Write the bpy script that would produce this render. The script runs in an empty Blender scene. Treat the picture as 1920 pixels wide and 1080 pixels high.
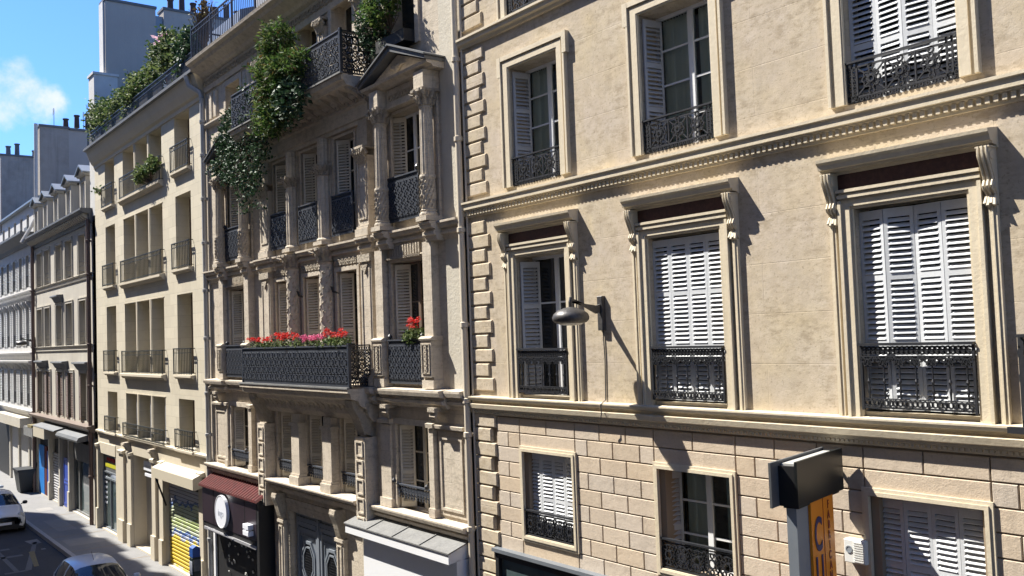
import bpy, math, random
from math import radians, sin, cos, pi, atan2
from mathutils import Vector, Matrix
random.seed(7)
S = bpy.context.scene
COL = S.collection
H = 7.3                                   # height of the viewpoint above the road; Z below is measured from it

# ------------------------------------------------------------------ camera
F_PX, YAW, PITCH, ROLL = 1739.96, .9183, .0498, -.0359
CAM_Y = -9.47
fw = Vector((-sin(YAW)*cos(PITCH), cos(YAW)*cos(PITCH), sin(PITCH)))
r0 = Vector((cos(YAW), sin(YAW), 0)); u0 = r0.cross(fw)
rt = r0*cos(ROLL)+u0*sin(ROLL); up = -r0*sin(ROLL)+u0*cos(ROLL)
cd = bpy.data.cameras.new('camera'); cam = bpy.data.objects.new('camera', cd); COL.objects.link(cam)
M = Matrix((rt, up, -fw)).transposed().to_4x4(); M.translation = Vector((0, CAM_Y, H)); cam.matrix_world = M
cd.sensor_width = 36; cd.lens = F_PX/1920*36; cd.clip_start = .05; cd.clip_end = 3000
S.camera = cam

# ------------------------------------------------------------------ world, sun, exposure
SUN = Vector((1.75, 1.0, -2.55)).normalized()        # direction the light travels
elev = math.asin(-SUN.z); azim = atan2(-SUN.x, -SUN.y)
w = bpy.data.worlds.new("World"); S.world = w; w.use_nodes = True
nt = w.node_tree; nt.nodes.clear()
def N(nt, t, **k):
    n = nt.nodes.new(t)
    for a, b in k.items(): setattr(n, a, b)
    return n
sky = N(nt, 'ShaderNodeTexSky', sky_type='NISHITA', sun_disc=False, sun_elevation=elev, sun_rotation=azim, air_density=1.25, dust_density=.15, ozone_density=2.6)
bg = N(nt, 'ShaderNodeBackground'); out = N(nt, 'ShaderNodeOutputWorld'); bg.inputs[1].default_value = .085
tc = N(nt, 'ShaderNodeTexCoord')
def wcloud(direction, inner, outer, scale, seed):
    d = N(nt, 'ShaderNodeVectorMath', operation='DOT_PRODUCT'); d.inputs[1].default_value = direction
    nrm = N(nt, 'ShaderNodeVectorMath', operation='NORMALIZE')
    nt.links.new(tc.outputs['Generated'], nrm.inputs[0]); nt.links.new(nrm.outputs[0], d.inputs[0])
    mr = N(nt, 'ShaderNodeMapRange'); mr.inputs[1].default_value = cos(outer); mr.inputs[2].default_value = cos(inner)
    nt.links.new(d.outputs['Value'], mr.inputs[0])
    nz = N(nt, 'ShaderNodeTexNoise', noise_dimensions='4D'); nz.inputs['Scale'].default_value = scale; nz.inputs['Detail'].default_value = 7; nz.inputs['W'].default_value = seed
    nz.inputs['Roughness'].default_value = .6
    nt.links.new(nrm.outputs[0], nz.inputs['Vector'])
    mu = N(nt, 'ShaderNodeMath', operation='MULTIPLY_ADD'); nt.links.new(mr.outputs[0], mu.inputs[0]); mu.inputs[1].default_value = .62
    nt.links.new(nz.outputs['Fac'], mu.inputs[2])
    m2 = N(nt, 'ShaderNodeMapRange', interpolation_type='SMOOTHSTEP'); m2.inputs[1].default_value = .80; m2.inputs[2].default_value = 1.30
    nt.links.new(mu.outputs[0], m2.inputs[0]); return m2.outputs[0]
def pix_dir(x, y):
    return tuple((fw+rt*(x-960)/F_PX-up*(y-540)/F_PX).normalized())
c1 = wcloud(pix_dir(22, 184), .0, .050, 34, 2.3)
c2 = wcloud(pix_dir(88, 196), .0, .030, 40, 6.0)
mx = N(nt, 'ShaderNodeMath', operation='MAXIMUM'); nt.links.new(c1, mx.inputs[0]); nt.links.new(c2, mx.inputs[1])
hs = N(nt, 'ShaderNodeMixRGB', blend_type='MULTIPLY'); hs.inputs[0].default_value = 1; hs.inputs[2].default_value = (.42, .65, 1.10, 1)
nt.links.new(sky.outputs[0], hs.inputs[1])
mix = N(nt, 'ShaderNodeMixRGB'); mix.inputs[2].default_value = (4.4, 4.7, 5.2, 1)
nt.links.new(mx.outputs[0], mix.inputs[0]); nt.links.new(hs.outputs[0], mix.inputs[1])
nt.links.new(mix.outputs[0], bg.inputs[0]); nt.links.new(bg.outputs[0], out.inputs[0])
sl = bpy.data.lights.new('sun', 'SUN'); sl.energy = 5.0; sl.angle = radians(.5); sl.color = (1, .95, .86)
so = bpy.data.objects.new('sun', sl); COL.objects.link(so); so.rotation_euler = SUN.to_track_quat('-Z', 'Y').to_euler(); so.location = (-20, -15, 40)
S.view_settings.view_transform = 'Standard'; S.view_settings.look = 'None'; S.view_settings.gamma = 1
S.view_settings.exposure = 1.33
S.cycles.max_bounces = 6; S.cycles.diffuse_bounces = 4; S.cycles.glossy_bounces = 3; S.cycles.transparent_max_bounces = 8
S.cycles.use_denoising = True

# ------------------------------------------------------------------ materials
MATS = {}
def mat(name, col, rough=.6, metal=0, spec=.5, noise=None, bump=None, trans=0, island=None, streak=0, brick=None, coat=0, tint=None, grime=0, ivar=0, smear=None):
    """noise=(scale, amount, colour2); bump=(scale, distance); streak: vertical rain marks; brick=(w, h, amount, mortar colour amount)"""
    m = bpy.data.materials.new(name); m.use_nodes = True; t = m.node_tree; b = t.nodes['Principled BSDF']
    b.inputs['Roughness'].default_value = rough; b.inputs['Metallic'].default_value = metal
    b.inputs['Specular IOR Level'].default_value = spec
    b.inputs['Coat Weight'].default_value = coat
    L = t.links.new
    geo = N(t, 'ShaderNodeNewGeometry')
    pos = geo.outputs['Position']
    cur = None
    def rgb(c): 
        n = N(t, 'ShaderNodeRGB'); n.outputs[0].default_value = (*c, 1); return n.outputs[0]
    cur = rgb(col)
    def mixc(f, a, c2, mode='MIX'):
        n = N(t, 'ShaderNodeMixRGB', blend_type=mode)
        if isinstance(f, (int, float)): n.inputs[0].default_value = f
        else: L(f, n.inputs[0])
        L(a, n.inputs[1])
        if isinstance(c2, tuple): n.inputs[2].default_value = (*c2, 1)
        else: L(c2, n.inputs[2])
        return n.outputs[0]
    def noi(scale, detail=5, stretch=None, lo=.35, hi=.65, rough_=.6):
        v = pos
        if stretch:
            mp = N(t, 'ShaderNodeMapping'); mp.inputs['Scale'].default_value = stretch; L(pos, mp.inputs[0]); v = mp.outputs[0]
        n = N(t, 'ShaderNodeTexNoise'); n.inputs['Scale'].default_value = scale; n.inputs['Detail'].default_value = detail; n.inputs['Roughness'].default_value = rough_; L(v, n.inputs['Vector'])
        r = N(t, 'ShaderNodeMapRange'); r.inputs[1].default_value = lo; r.inputs[2].default_value = hi; L(n.outputs['Fac'], r.inputs[0])
        return r.outputs[0], n.outputs['Fac']
    hmix = None
    if brick:
        bw, bh, ba, bm = brick
        mp = N(t, 'ShaderNodeCombineXYZ'); sx = N(t, 'ShaderNodeSeparateXYZ'); L(pos, sx.inputs[0])
        ad = N(t, 'ShaderNodeMath', operation='ADD'); L(sx.outputs[0], ad.inputs[0]); L(sx.outputs[1], ad.inputs[1])
        L(ad.outputs[0], mp.inputs[0]); L(sx.outputs[2], mp.inputs[1])
        bk = N(t, 'ShaderNodeTexBrick'); bk.inputs['Scale'].default_value = 1; bk.inputs['Brick Width'].default_value = bw; bk.inputs['Row Height'].default_value = bh
        bk.inputs['Mortar Size'].default_value = .006; bk.inputs['Mortar Smooth'].default_value = .3
        bk.inputs['Color1'].default_value = (*[c*(1+ba) for c in col], 1); bk.inputs['Color2'].default_value = (*[c*(1-ba) for c in col], 1); bk.inputs['Mortar'].default_value = (*[c*(1-bm) for c in col], 1)
        L(mp.outputs[0], bk.inputs['Vector']); cur = bk.outputs['Color']; hmix = bk.outputs['Fac']
    if noise:
        for (sc, am, c2) in (noise if isinstance(noise, list) else [noise]):
            f, _ = noi(sc); mu = N(t, 'ShaderNodeMath', operation='MULTIPLY'); L(f, mu.inputs[0]); mu.inputs[1].default_value = am
            cur = mixc(mu.outputs[0], cur, c2)
    if smear:      # horizontal trowel smears and pits of another colour
        am, c2 = smear
        f, _ = noi(1.0, 9, (4, 4, 10), .48, .60, .75); g_, _ = noi(1.3, 4, None, .36, .55)
        mu = N(t, 'ShaderNodeMath', operation='MULTIPLY'); L(f, mu.inputs[0]); L(g_, mu.inputs[1]); m3 = N(t, 'ShaderNodeMath', operation='MULTIPLY'); L(mu.outputs[0], m3.inputs[0]); m3.inputs[1].default_value = am
        cur = mixc(m3.outputs[0], cur, c2)
        f, _ = noi(22, 6, None, .56, .64, .7); mu = N(t, 'ShaderNodeMath', operation='MULTIPLY'); L(f, mu.inputs[0]); mu.inputs[1].default_value = am*.8
        cur = mixc(mu.outputs[0], cur, tuple(c*.7 for c in c2))
    if streak:
        f, _ = noi(1.0, 6, (5.5, 5.5, .35), .5, .8); mu = N(t, 'ShaderNodeMath', operation='MULTIPLY'); L(f, mu.inputs[0]); mu.inputs[1].default_value = streak
        cur = mixc(mu.outputs[0], cur, tuple(c*.45 for c in col))
    if grime:
        f, _ = noi(9, 9, None, .5, .62, .75); mu = N(t, 'ShaderNodeMath', operation='MULTIPLY'); L(f, mu.inputs[0]); mu.inputs[1].default_value = grime
        cur = mixc(mu.outputs[0], cur, tuple(c*.35 for c in col))
    if island:
        rr = N(t, 'ShaderNodeMapRange'); L(geo.outputs['Random Per Island'], rr.inputs[0])
        cr = N(t, 'ShaderNodeValToRGB'); L(rr.outputs[0], cr.inputs[0])
        els = cr.color_ramp.elements
        while len(els) < len(island): els.new(.5)
        for i, c in enumerate(island): els[i].position = i/(len(island)-1); els[i].color = (*c, 1)
        cur = cr.outputs[0]
    if ivar:
        rr = N(t, 'ShaderNodeMapRange'); L(geo.outputs['Random Per Island'], rr.inputs[0]); rr.inputs[3].default_value = 1-ivar; rr.inputs[4].default_value = 1+ivar*.6
        hv = N(t, 'ShaderNodeHueSaturation'); L(rr.outputs[0], hv.inputs['Value']); L(cur, hv.inputs['Color'])
        r2 = N(t, 'ShaderNodeMath', operation='PINGPONG'); r2.inputs[1].default_value = .13; L(geo.outputs['Random Per Island'], r2.inputs[0])
        r3 = N(t, 'ShaderNodeMapRange'); r3.inputs[2].default_value = .13; r3.inputs[3].default_value = .8; r3.inputs[4].default_value = 1.15; L(r2.outputs[0], r3.inputs[0]); L(r3.outputs[0], hv.inputs['Saturation'])
        cur = hv.outputs[0]
    L(cur, b.inputs['Base Color'])
    if bump:
        hh = None
        for (sc, dist) in (bump if isinstance(bump, list) else [bump]):
            n = N(t, 'ShaderNodeTexNoise'); n.inputs['Scale'].default_value = sc; n.inputs['Detail'].default_value = 8; n.inputs['Roughness'].default_value = .65; L(pos, n.inputs['Vector'])
            bp_ = N(t, 'ShaderNodeBump'); bp_.inputs['Distance'].default_value = dist; bp_.inputs['Strength'].default_value = 1; L(n.outputs['Fac'], bp_.inputs['Height'])
            if hh: L(hh, bp_.inputs['Normal'])
            hh = bp_.outputs[0]
        if hmix:
            b2 = N(t, 'ShaderNodeBump', invert=True); b2.inputs['Distance'].default_value = .002; L(hmix, b2.inputs['Height']); L(hh, b2.inputs['Normal']); hh = b2.outputs[0]
        L(hh, b.inputs['Normal'])
    if trans:      # thin leaf or cloth: part of the light passes
        tr = N(t, 'ShaderNodeBsdfTranslucent'); L(cur, tr.inputs[0]); ms = N(t, 'ShaderNodeMixShader'); ms.inputs[0].default_value = trans
        o = t.nodes['Material Output']; L(b.outputs[0], ms.inputs[1]); L(tr.outputs[0], ms.inputs[2]); L(ms.outputs[0], o.inputs[0])
    MATS[name] = m; return m
def clear_glass():
    m = bpy.data.materials.new('clear_glass'); m.use_nodes = True; t = m.node_tree; t.nodes.clear()
    o = N(t, 'ShaderNodeOutputMaterial'); tr = N(t, 'ShaderNodeBsdfTransparent'); tr.inputs[0].default_value = (.88, .93, .91, 1)
    gl = N(t, 'ShaderNodeBsdfGlossy'); gl.inputs['Roughness'].default_value = .01; fr = N(t, 'ShaderNodeFresnel'); fr.inputs[0].default_value = 1.5
    ms = N(t, 'ShaderNodeMixShader'); t.links.new(fr.outputs[0], ms.inputs[0]); t.links.new(tr.outputs[0], ms.inputs[1]); t.links.new(gl.outputs[0], ms.inputs[2]); t.links.new(ms.outputs[0], o.inputs[0])
    MATS['clear_glass'] = m
clear_glass()
mat('plaster', (.53, .455, .345), .93, spec=.12, noise=[(.55, .7, (.45, .39, .31)), (1.3, .6, (.61, .54, .42)), (2.1, .6, (.55, .445, .26)), (.9, .6, (.52, .45, .40)), (7, .6, (.42, .35, .26))], smear=(.62, (.31, .25, .175)), bump=[(60, .0024), (16, .003), (3.5, .004)], streak=.20, brick=(2.9, .62, .02, .06))
mat('cream_paint', (.62, .545, .41), .6, spec=.3, noise=[(3, .4, (.52, .445, .32)), (18, .25, (.45, .38, .28))], bump=[(30, .003), (8, .004)], streak=.26)
mat('ashlar', (.56, .47, .365), .88, spec=.2, noise=[(1.4, .5, (.48, .395, .305)), (9, .4, (.56, .465, .36)), (35, .3, (.40, .32, .24))], bump=[(50, .004), (12, .006)], streak=.26, ivar=.06, smear=(.32, (.34, .27, .20)))
mat('joint_dark', (.30, .24, .175), .95, spec=.1)  # one plain dark tone for block joints and pavement joints
mat('weathered_stone', (.56, .49, .395), .9, spec=.2, noise=[(1.2, .5, (.45, .39, .31)), (4, .4, (.61, .545, .45))], bump=[(22, .008), (60, .003)], streak=.40, grime=.20, brick=(.9, .42, .04, .25), smear=(.4, (.24, .205, .16)))
mat('carved_stone', (.50, .435, .345), .9, spec=.2, noise=[(3, .5, (.40, .345, .27)), (14, .5, (.57, .50, .40))], bump=[(16, .05), (45, .03)], streak=.25, grime=.3)
mat('grey_render', (.50, .46, .38), .9, spec=.2, noise=[(.9, .6, (.42, .385, .32)), (3, .4, (.55, .52, .45))], bump=(20, .01), streak=.2)
mat('pale_block', (.57, .52, .41), .85, spec=.2, noise=[(1.5, .45, (.62, .56, .44)), (8, .25, (.47, .41, .30))], bump=(30, .004), brick=(.82, .36, .09, .3), streak=.05)
mat('pale_smooth', (.56, .50, .39), .8, spec=.25, noise=(3, .4, (.48, .425, .33)), bump=(30, .004), streak=.12)
mat('beige_grey', (.50, .47, .405), .9, spec=.2, noise=[(1.5, .5, (.40, .365, .31)), (6, .3, (.56, .52, .45))], bump=(20, .006), streak=.28)
mat('white_stone', (.55, .54, .515), .85, spec=.25, noise=(2, .5, (.44, .43, .41)), bump=(20, .005), streak=.25)
mat('firewall', (.36, .335, .305), .95, spec=.1, noise=[(.8, .6, (.30, .28, .26)), (.3, .5, (.40, .37, .33))], bump=(12, .01), streak=.1)
mat('old_render', (.33, .30, .265), .95, spec=.1, noise=[(.7, .7, (.22, .20, .18)), (3, .5, (.38, .35, .31))], bump=(12, .02), streak=.5)
mat('zinc', (.20, .22, .245), .45, metal=.35, noise=(2, .5, (.14, .16, .18)), bump=(8, .004))
mat('lead_dark', (.10, .105, .11), .6, metal=.2, noise=(3, .5, (.16, .16, .16)))
mat('iron_black', (.022, .024, .029), .42, metal=.15, spec=.55, noise=(20, .35, (.05, .05, .055)), bump=(60, .002))
mat('iron_blue', (.020, .025, .038), .42, metal=.15, spec=.6, noise=(12, .4, (.045, .055, .075)))
mat('iron_cast', (.060, .068, .085), .5, metal=.1, spec=.5, noise=(12, .4, (.035, .04, .055)))
mat('iron_green', (.014, .017, .017), .45, metal=.2, spec=.5, noise=(12, .4, (.07, .08, .07)))
mat('shutter_white', (.61, .63, .65), .45, noise=[(6, .4, (.55, .575, .61)), (30, .3, (.48, .49, .50))], bump=(40, .002), streak=.16)
mat('shutter_grey', (.42, .43, .455), .5, noise=(6, .3, (.36, .37, .39)), bump=(40, .002))
mat('shutter_neutral', (.50, .495, .47), .55, noise=(6, .4, (.40, .395, .375)))
mat('shutter_cream', (.64, .59, .49), .55, noise=(6, .4, (.43, .39, .31)), bump=(40, .003))
mat('shutter_brown', (.17, .115, .09), .55, noise=(6, .4, (.22, .16, .13)))
mat('sash_white', (.74, .75, .76), .4, noise=(8, .2, (.66, .67, .68)))
mat('sash_brown', (.14, .10, .075), .5, noise=(8, .3, (.2, .15, .11)))
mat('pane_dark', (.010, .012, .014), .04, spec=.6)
mat('pane_shop', (.05, .075, .08), .05, spec=.8, noise=(1.5, .6, (.10, .13, .13)))
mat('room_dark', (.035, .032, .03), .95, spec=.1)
mat('curtain', (.80, .84, .78), .9, spec=.1)
mat('marble_red', (.055, .022, .020), .35, noise=[(14, .7, (.10, .045, .035)), (40, .5, (.03, .012, .012))])
mat('asphalt', (.040, .042, .046), .9, spec=.3, noise=[(.7, .5, (.065, .066, .07)), (60, .5, (.085, .085, .088))], bump=(90, .006))
mat('pavement', (.215, .213, .212), .88, spec=.3, noise=[(.8, .6, (.165, .163, .162)), (5, .4, (.26, .257, .255)), (70, .4, (.15, .15, .15))], bump=(70, .004))
mat('pavement_patch', (.27, .26, .245), .88, spec=.3, noise=[(4, .5, (.21, .20, .19)), (60, .4, (.25, .24, .23))], bump=(70, .004))
mat('granite', (.36, .35, .34), .8, noise=[(50, .5, (.22, .21, .20)), (3, .4, (.42, .41, .40))], bump=(40, .003), brick=(1.1, 5, .06, .4))
mat('road_paint', (.15, .15, .145), .8, noise=[(25, .9, (.07, .07, .07)), (3, .5, (.10, .10, .10))])
mat('road_yellow', (.24, .19, .06), .8, noise=(25, .8, (.09, .08, .06)))
mat('ivy_leaf', (.05, .09, .04), .55, trans=.15, island=[(.010, .026, .012), (.028, .062, .026), (.055, .10, .050), (.085, .13, .075)], spec=.22)
mat('light_leaf', (.08, .15, .04), .65, spec=.2, trans=.35, island=[(.016, .042, .012), (.045, .095, .020), (.085, .14, .032), (.15, .17, .055)])
mat('shrub_leaf', (.06, .1, .03), .6, spec=.25, trans=.3, island=[(.022, .050, .018), (.055, .10, .030), (.14, .18, .055), (.20, .24, .11)])
mat('rust_leaf', (.12, .09, .03), .6, trans=.3, island=[(.05, .045, .012), (.12, .07, .025), (.10, .11, .03)])
mat('twig', (.09, .065, .045), .9)
mat('petal_red', (.55, .02, .012), .6, trans=.3, island=[(.35, .006, .008), (.62, .02, .015), (.75, .05, .03)])
mat('petal_pink', (.65, .12, .25), .6, trans=.3, island=[(.55, .05, .18), (.75, .20, .35)])
mat('petal_pale', (.7, .45, .5), .6, trans=.3, island=[(.7, .35, .42), (.8, .62, .64)])
mat('pot_brown', (.055, .035, .03), .8)
mat('terracotta', (.34, .13, .07), .85, noise=(8, .4, (.26, .11, .07)))
mat('tile_red', (.115, .024, .022), .8, spec=.2, noise=(7, .7, (.06, .02, .018)), bump=(30, .005))
mat('fascia_plum', (.030, .020, .026), .35, spec=.5, noise=(2, .3, (.04, .028, .034)))
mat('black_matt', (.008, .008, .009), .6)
mat('sign_white', (.78, .80, .86), .4)
mat('shop_white', (.78, .79, .81), .5, noise=(1.5, .3, (.72, .73, .76)), bump=(6, .002))
mat('canopy_grey', (.155, .155, .15), .85, noise=[(2.5, .7, (.09, .09, .088)), (20, .6, (.22, .22, .215))], bump=(30, .006))
mat('awning_beige', (.50, .45, .345), .6, noise=(3, .2, (.55, .49, .36)))
mat('door_grey', (.20, .225, .26), .45, spec=.5, noise=(5, .3, (.16, .18, .21)), bump=(30, .002))
mat('orange_sign', (.80, .27, .010), .45, noise=(3, .25, (.66, .19, .01)))
mat('ink_blue', (.018, .012, .10), .5)
mat('ink_red', (.26, .03, .02), .5)
mat('ink_grey', (.50, .53, .60), .5)
mat('post_grey', (.24, .265, .29), .55, noise=(3, .4, (.18, .20, .22)))
mat('lamp_dark', (.055, .052, .052), .45, metal=.3, noise=[(25, .6, (.12, .115, .11)), (6, .4, (.035, .034, .034))], bump=(30, .003))
mat('lamp_glass', (.55, .55, .52), .25)
mat('vent_white', (.66, .66, .63), .5, streak=.2)
mat('pipe_cream', (.60, .53, .42), .45, spec=.4, streak=.25)
mat('pipe_grey', (.36, .36, .355), .45, metal=.2, streak=.25)
mat('pipe_brown', (.13, .085, .07), .5, streak=.2)
mat('steel_shutter', (.42, .42, .44), .4, metal=.4)
mat('blue_door', (.02, .06, .38), .4, noise=(3, .3, (.015, .045, .28)))
mat('blue_bright', (.03, .22, .62), .4, noise=(3, .4, (.02, .14, .45)))
mat('car_white', (.70, .72, .75), .25, coat=.6)
mat('car_silver', (.50, .56, .64), .38, metal=.05, coat=.5)
mat('car_glass', (.012, .022, .035), .03, spec=.9)
mat('car_black', (.012, .012, .013), .5)
mat('tyre', (.02, .02, .02), .85)
mat('rim', (.4, .4, .42), .35, metal=.8)
mat('chrome', (.7, .7, .7), .15, metal=1)
mat('headlamp', (.45, .48, .5), .1, coat=1)
mat('meter_green', (.012, .025, .026), .45)
mat('meter_blue', (.015, .07, .28), .4)
mat('bin_dark', (.010, .013, .015), .5)
mat('opposite_stone', (.66, .57, .44), .9, noise=(.6, .4, (.58, .50, .38)))
mat('graf_shutter', (.5, .5, .5), .5)
def graffiti(m):
    t = m.node_tree; b = t.nodes['Principled BSDF']; L = t.links.new
    geo = N(t, 'ShaderNodeNewGeometry'); sx = N(t, 'ShaderNodeSeparateXYZ'); L(geo.outputs['Position'], sx.inputs[0])
    nz = N(t, 'ShaderNodeTexNoise'); nz.inputs['Scale'].default_value = 2.2; nz.inputs['Detail'].default_value = 2; L(geo.outputs['Position'], nz.inputs['Vector'])
    ma = N(t, 'ShaderNodeMath', operation='MULTIPLY_ADD'); L(nz.outputs['Fac'], ma.inputs[0]); ma.inputs[1].default_value = .75; L(sx.outputs[2], ma.inputs[2])
    xa = N(t, 'ShaderNodeMath', operation='MULTIPLY_ADD'); L(sx.outputs[0], xa.inputs[0]); xa.inputs[1].default_value = -.06; L(ma.outputs[0], xa.inputs[2])
    mr = N(t, 'ShaderNodeMapRange'); mr.inputs[1].default_value = 2.3; mr.inputs[2].default_value = 4.8; L(xa.outputs[0], mr.inputs[0])
    cr = N(t, 'ShaderNodeValToRGB'); cr.color_ramp.interpolation = 'CONSTANT'; L(mr.outputs[0], cr.inputs[0])
    st = [(0, (.45, .40, .28)), (.06, (.55, .38, .02)), (.34, (.60, .45, .04)), (.42, (.35, .38, .46)), (.47, (.06, .12, .32)), (.52, (.38, .42, .30)), (.60, (.30, .36, .14)), (.68, (.42, .47, .30)), (.78, (.45, .50, .34)), (.85, (.10, .16, .34)), (.89, (.45, .46, .52))]
    e = cr.color_ramp.elements
    while len(e) < len(st): e.new(.9)
    for i, (p, c) in enumerate(st): e[i].position = p; e[i].color = (*c, 1)
    L(cr.outputs[0], b.inputs['Base Color'])
graffiti(MATS['graf_shutter'])

# ------------------------------------------------------------------ mesh helper
ORG = Vector((0, 0, 0))
class MB:
    def __init__(s): s.v = []; s.f = []
    def add(s, vs, fs):
        n = len(s.v); s.v += [tuple(p) for p in vs]; s.f += [tuple(i+n for i in f) for f in fs]; return s
    def box(s, x0, x1, y0, y1, z0, z1):
        return s.add([(x0,y0,z0),(x1,y0,z0),(x1,y1,z0),(x0,y1,z0),(x0,y0,z1),(x1,y0,z1),(x1,y1,z1),(x0,y1,z1)],
                     [(0,1,5,4),(1,2,6,5),(2,3,7,6),(3,0,4,7),(4,5,6,7),(3,2,1,0)])
    def cbox(s, x0, x1, z0, z1, yf, yb, c):
        """block standing on a wall: front face at yf chamfered by c, back at yb"""
        return s.add([(x0,yb,z0),(x1,yb,z0),(x1,yb,z1),(x0,yb,z1),(x0,yf+c,z0),(x1,yf+c,z0),(x1,yf+c,z1),(x0,yf+c,z1),(x0+c,yf,z0+c),(x1-c,yf,z0+c),(x1-c,yf,z1-c),(x0+c,yf,z1-c)],
                     [(0,1,5,4),(1,2,6,5),(2,3,7,6),(3,0,4,7),(4,5,9,8),(5,6,10,9),(6,7,11,10),(7,4,8,11),(8,9,10,11)])
    def prism(s, pts, a0, a1, axis='x'):
        n = len(pts)
        if axis == 'x': P = [(a0,p,q) for p,q in pts]+[(a1,p,q) for p,q in pts]
        elif axis == 'y': P = [(p,a0,q) for p,q in pts]+[(p,a1,q) for p,q in pts]
        else: P = [(p,q,a0) for p,q in pts]+[(p,q,a1) for p,q in pts]
        return s.add(P, [tuple(range(n))[::-1], tuple(range(n,2*n))]+[(i,(i+1)%n,n+(i+1)%n,n+i) for i in range(n)])
    def ring(s, cx, cz, r, t, y0, y1, n=10, a0=0, a1=2*pi):
        """flat annulus (or arc of one) in the XZ plane"""
        full = abs(a1-a0-2*pi) < 1e-6; k = n if full else n+1
        for i in range(k):
            a = a0+(a1-a0)*i/n
            for rr in (r-t, r):
                for y in (y0, y1): s.v.append((cx+rr*cos(a), y, cz+rr*sin(a)))
        b = len(s.v)-4*k
        for i in range(n):
            j = (i+1) % k; p = b+4*i; q = b+4*j
            s.f += [(p,p+2,q+2,q), (p+2,p+3,q+3,q+2), (p+1,p,q,q+1), (p+3,p+1,q+1,q+3)]
        return s
    def bar(s, p0, p1, r, n=4):
        return s.tube([p0, p1], r, n)
    def tube(s, path, r, n=8):
        path = [Vector(p) for p in path]; rs = r if isinstance(r, (list, tuple)) else [r]*len(path)
        b = len(s.v); prev = None
        for i, p in enumerate(path):
            d = (path[min(i+1, len(path)-1)]-path[max(i-1, 0)]).normalized()
            if prev is None:
                a = Vector((0, 0, 1)) if abs(d.z) < .9 else Vector((1, 0, 0)); e = d.cross(a).normalized()
            else: e = (prev-d*prev.dot(d)).normalized()
            prev = e; g = d.cross(e)
            for k in range(n):
                an = 2*pi*(k+.5)/n; s.v.append(tuple(p+(e*cos(an)+g*sin(an))*rs[i]))
        for i in range(len(path)-1):
            for k in range(n):
                k2 = (k+1) % n; s.f.append((b+i*n+k, b+i*n+k2, b+(i+1)*n+k2, b+(i+1)*n+k))
        s.f += [tuple(b+k for k in range(n))[::-1], tuple(b+(len(path)-1)*n+k for k in range(n))]
        return s
    def lathe(s, prof, cx, cy, n=14, a0=0, a1=2*pi, rib=0, ribn=14):
        b = len(s.v); full = abs(a1-a0-2*pi) < 1e-6; k = n if full else n+1
        for (r, z) in prof:
            for i in range(k):
                a = a0+(a1-a0)*i/n; rr = r*(1-rib*(i % 2)) if rib else r
                s.v.append((cx+rr*cos(a), cy+rr*sin(a), z))
        for j in range(len(prof)-1):
            for i in range(n):
                i2 = (i+1) % k; s.f.append((b+j*k+i, b+j*k+i2, b+(j+1)*k+i2, b+(j+1)*k+i))
        s.f += [tuple(b+i for i in range(k))[::-1], tuple(b+(len(prof)-1)*k+i for i in range(k))]
        return s
    def frame(s, x0, x1, z0, z1, wd, yf, yb, bottom=True, top=True):
        s.box(x0, x0+wd, yf, yb, z0, z1); s.box(x1-wd, x1, yf, yb, z0, z1)
        if top: s.box(x0+wd, x1-wd, yf, yb, z1-wd, z1)
        if bottom: s.box(x0+wd, x1-wd, yf, yb, z0, z0+wd)
        return s
    def wall(s, x0, x1, z0, z1, yf, yb, ops):
        """wall front at yf with openings (x0,x1,z0,z1) whose reveals run back to yb"""
        xs = sorted({x0, x1, *[c for o in ops for c in o[:2] if x0 < c < x1]}); zs = sorted({z0, z1, *[c for o in ops for c in o[2:] if z0 < c < z1]})
        for i in range(len(xs)-1):
            for j in range(len(zs)-1):
                cx = (xs[i]+xs[i+1])/2; cz = (zs[j]+zs[j+1])/2
                if any(o[0] < cx < o[1] and o[2] < cz < o[3] for o in ops): continue
                s.add([(xs[i],yf,zs[j]),(xs[i+1],yf,zs[j]),(xs[i+1],yf,zs[j+1]),(xs[i],yf,zs[j+1])], [(0,1,2,3)])
        for (a, b, c, d) in ops:
            s.add([(a,yf,c),(a,yb,c),(a,yb,d),(a,yf,d)], [(0,1,2,3)]); s.add([(b,yf,c),(b,yb,c),(b,yb,d),(b,yf,d)], [(3,2,1,0)])
            s.add([(a,yf,c),(b,yf,c),(b,yb,c),(a,yb,c)], [(0,1,2,3)]); s.add([(a,yf,d),(b,yf,d),(b,yb,d),(a,yb,d)], [(3,2,1,0)])
        return s
    def mesh(s, name, m, org):
        me = bpy.data.meshes.new(name); me.from_pydata([(x-org[0], y-org[1], z-org[2]) for x, y, z in s.v], [], s.f); me.update()
        if m: me.materials.append(MATS[m])
        return me
    def build(s, name, m, parent=None, smooth=False, org=None):
        o_ = ORG if org is None else Vector(org)
        me = s.mesh(name, m, o_)
        if smooth:
            for p in me.polygons: p.use_smooth = True
            me.set_sharp_from_angle(angle=radians(40)) if hasattr(me, 'set_sharp_from_angle') else None
        o = bpy.data.objects.new(name, me); COL.objects.link(o)
        if parent: o.parent = parent
        else: o.location = (o_.x, o_.y, o_.z+H)
        return o
def tag(o, label=None, cat=None, group=None, kind=None):
    if label: o['label'] = label
    if cat: o['category'] = cat
    if group: o['group'] = group
    if kind: o['kind'] = kind
    return o
def thing(name, label, cat, loc, group=None):
    global ORG
    ORG = Vector(loc); o = bpy.data.objects.new(name, None); COL.objects.link(o); o.location = (loc[0], loc[1], loc[2]+H); o.empty_display_size = .3
    return tag(o, label, cat, group)
def setorg(*p):
    global ORG
    ORG = Vector(p)
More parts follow.
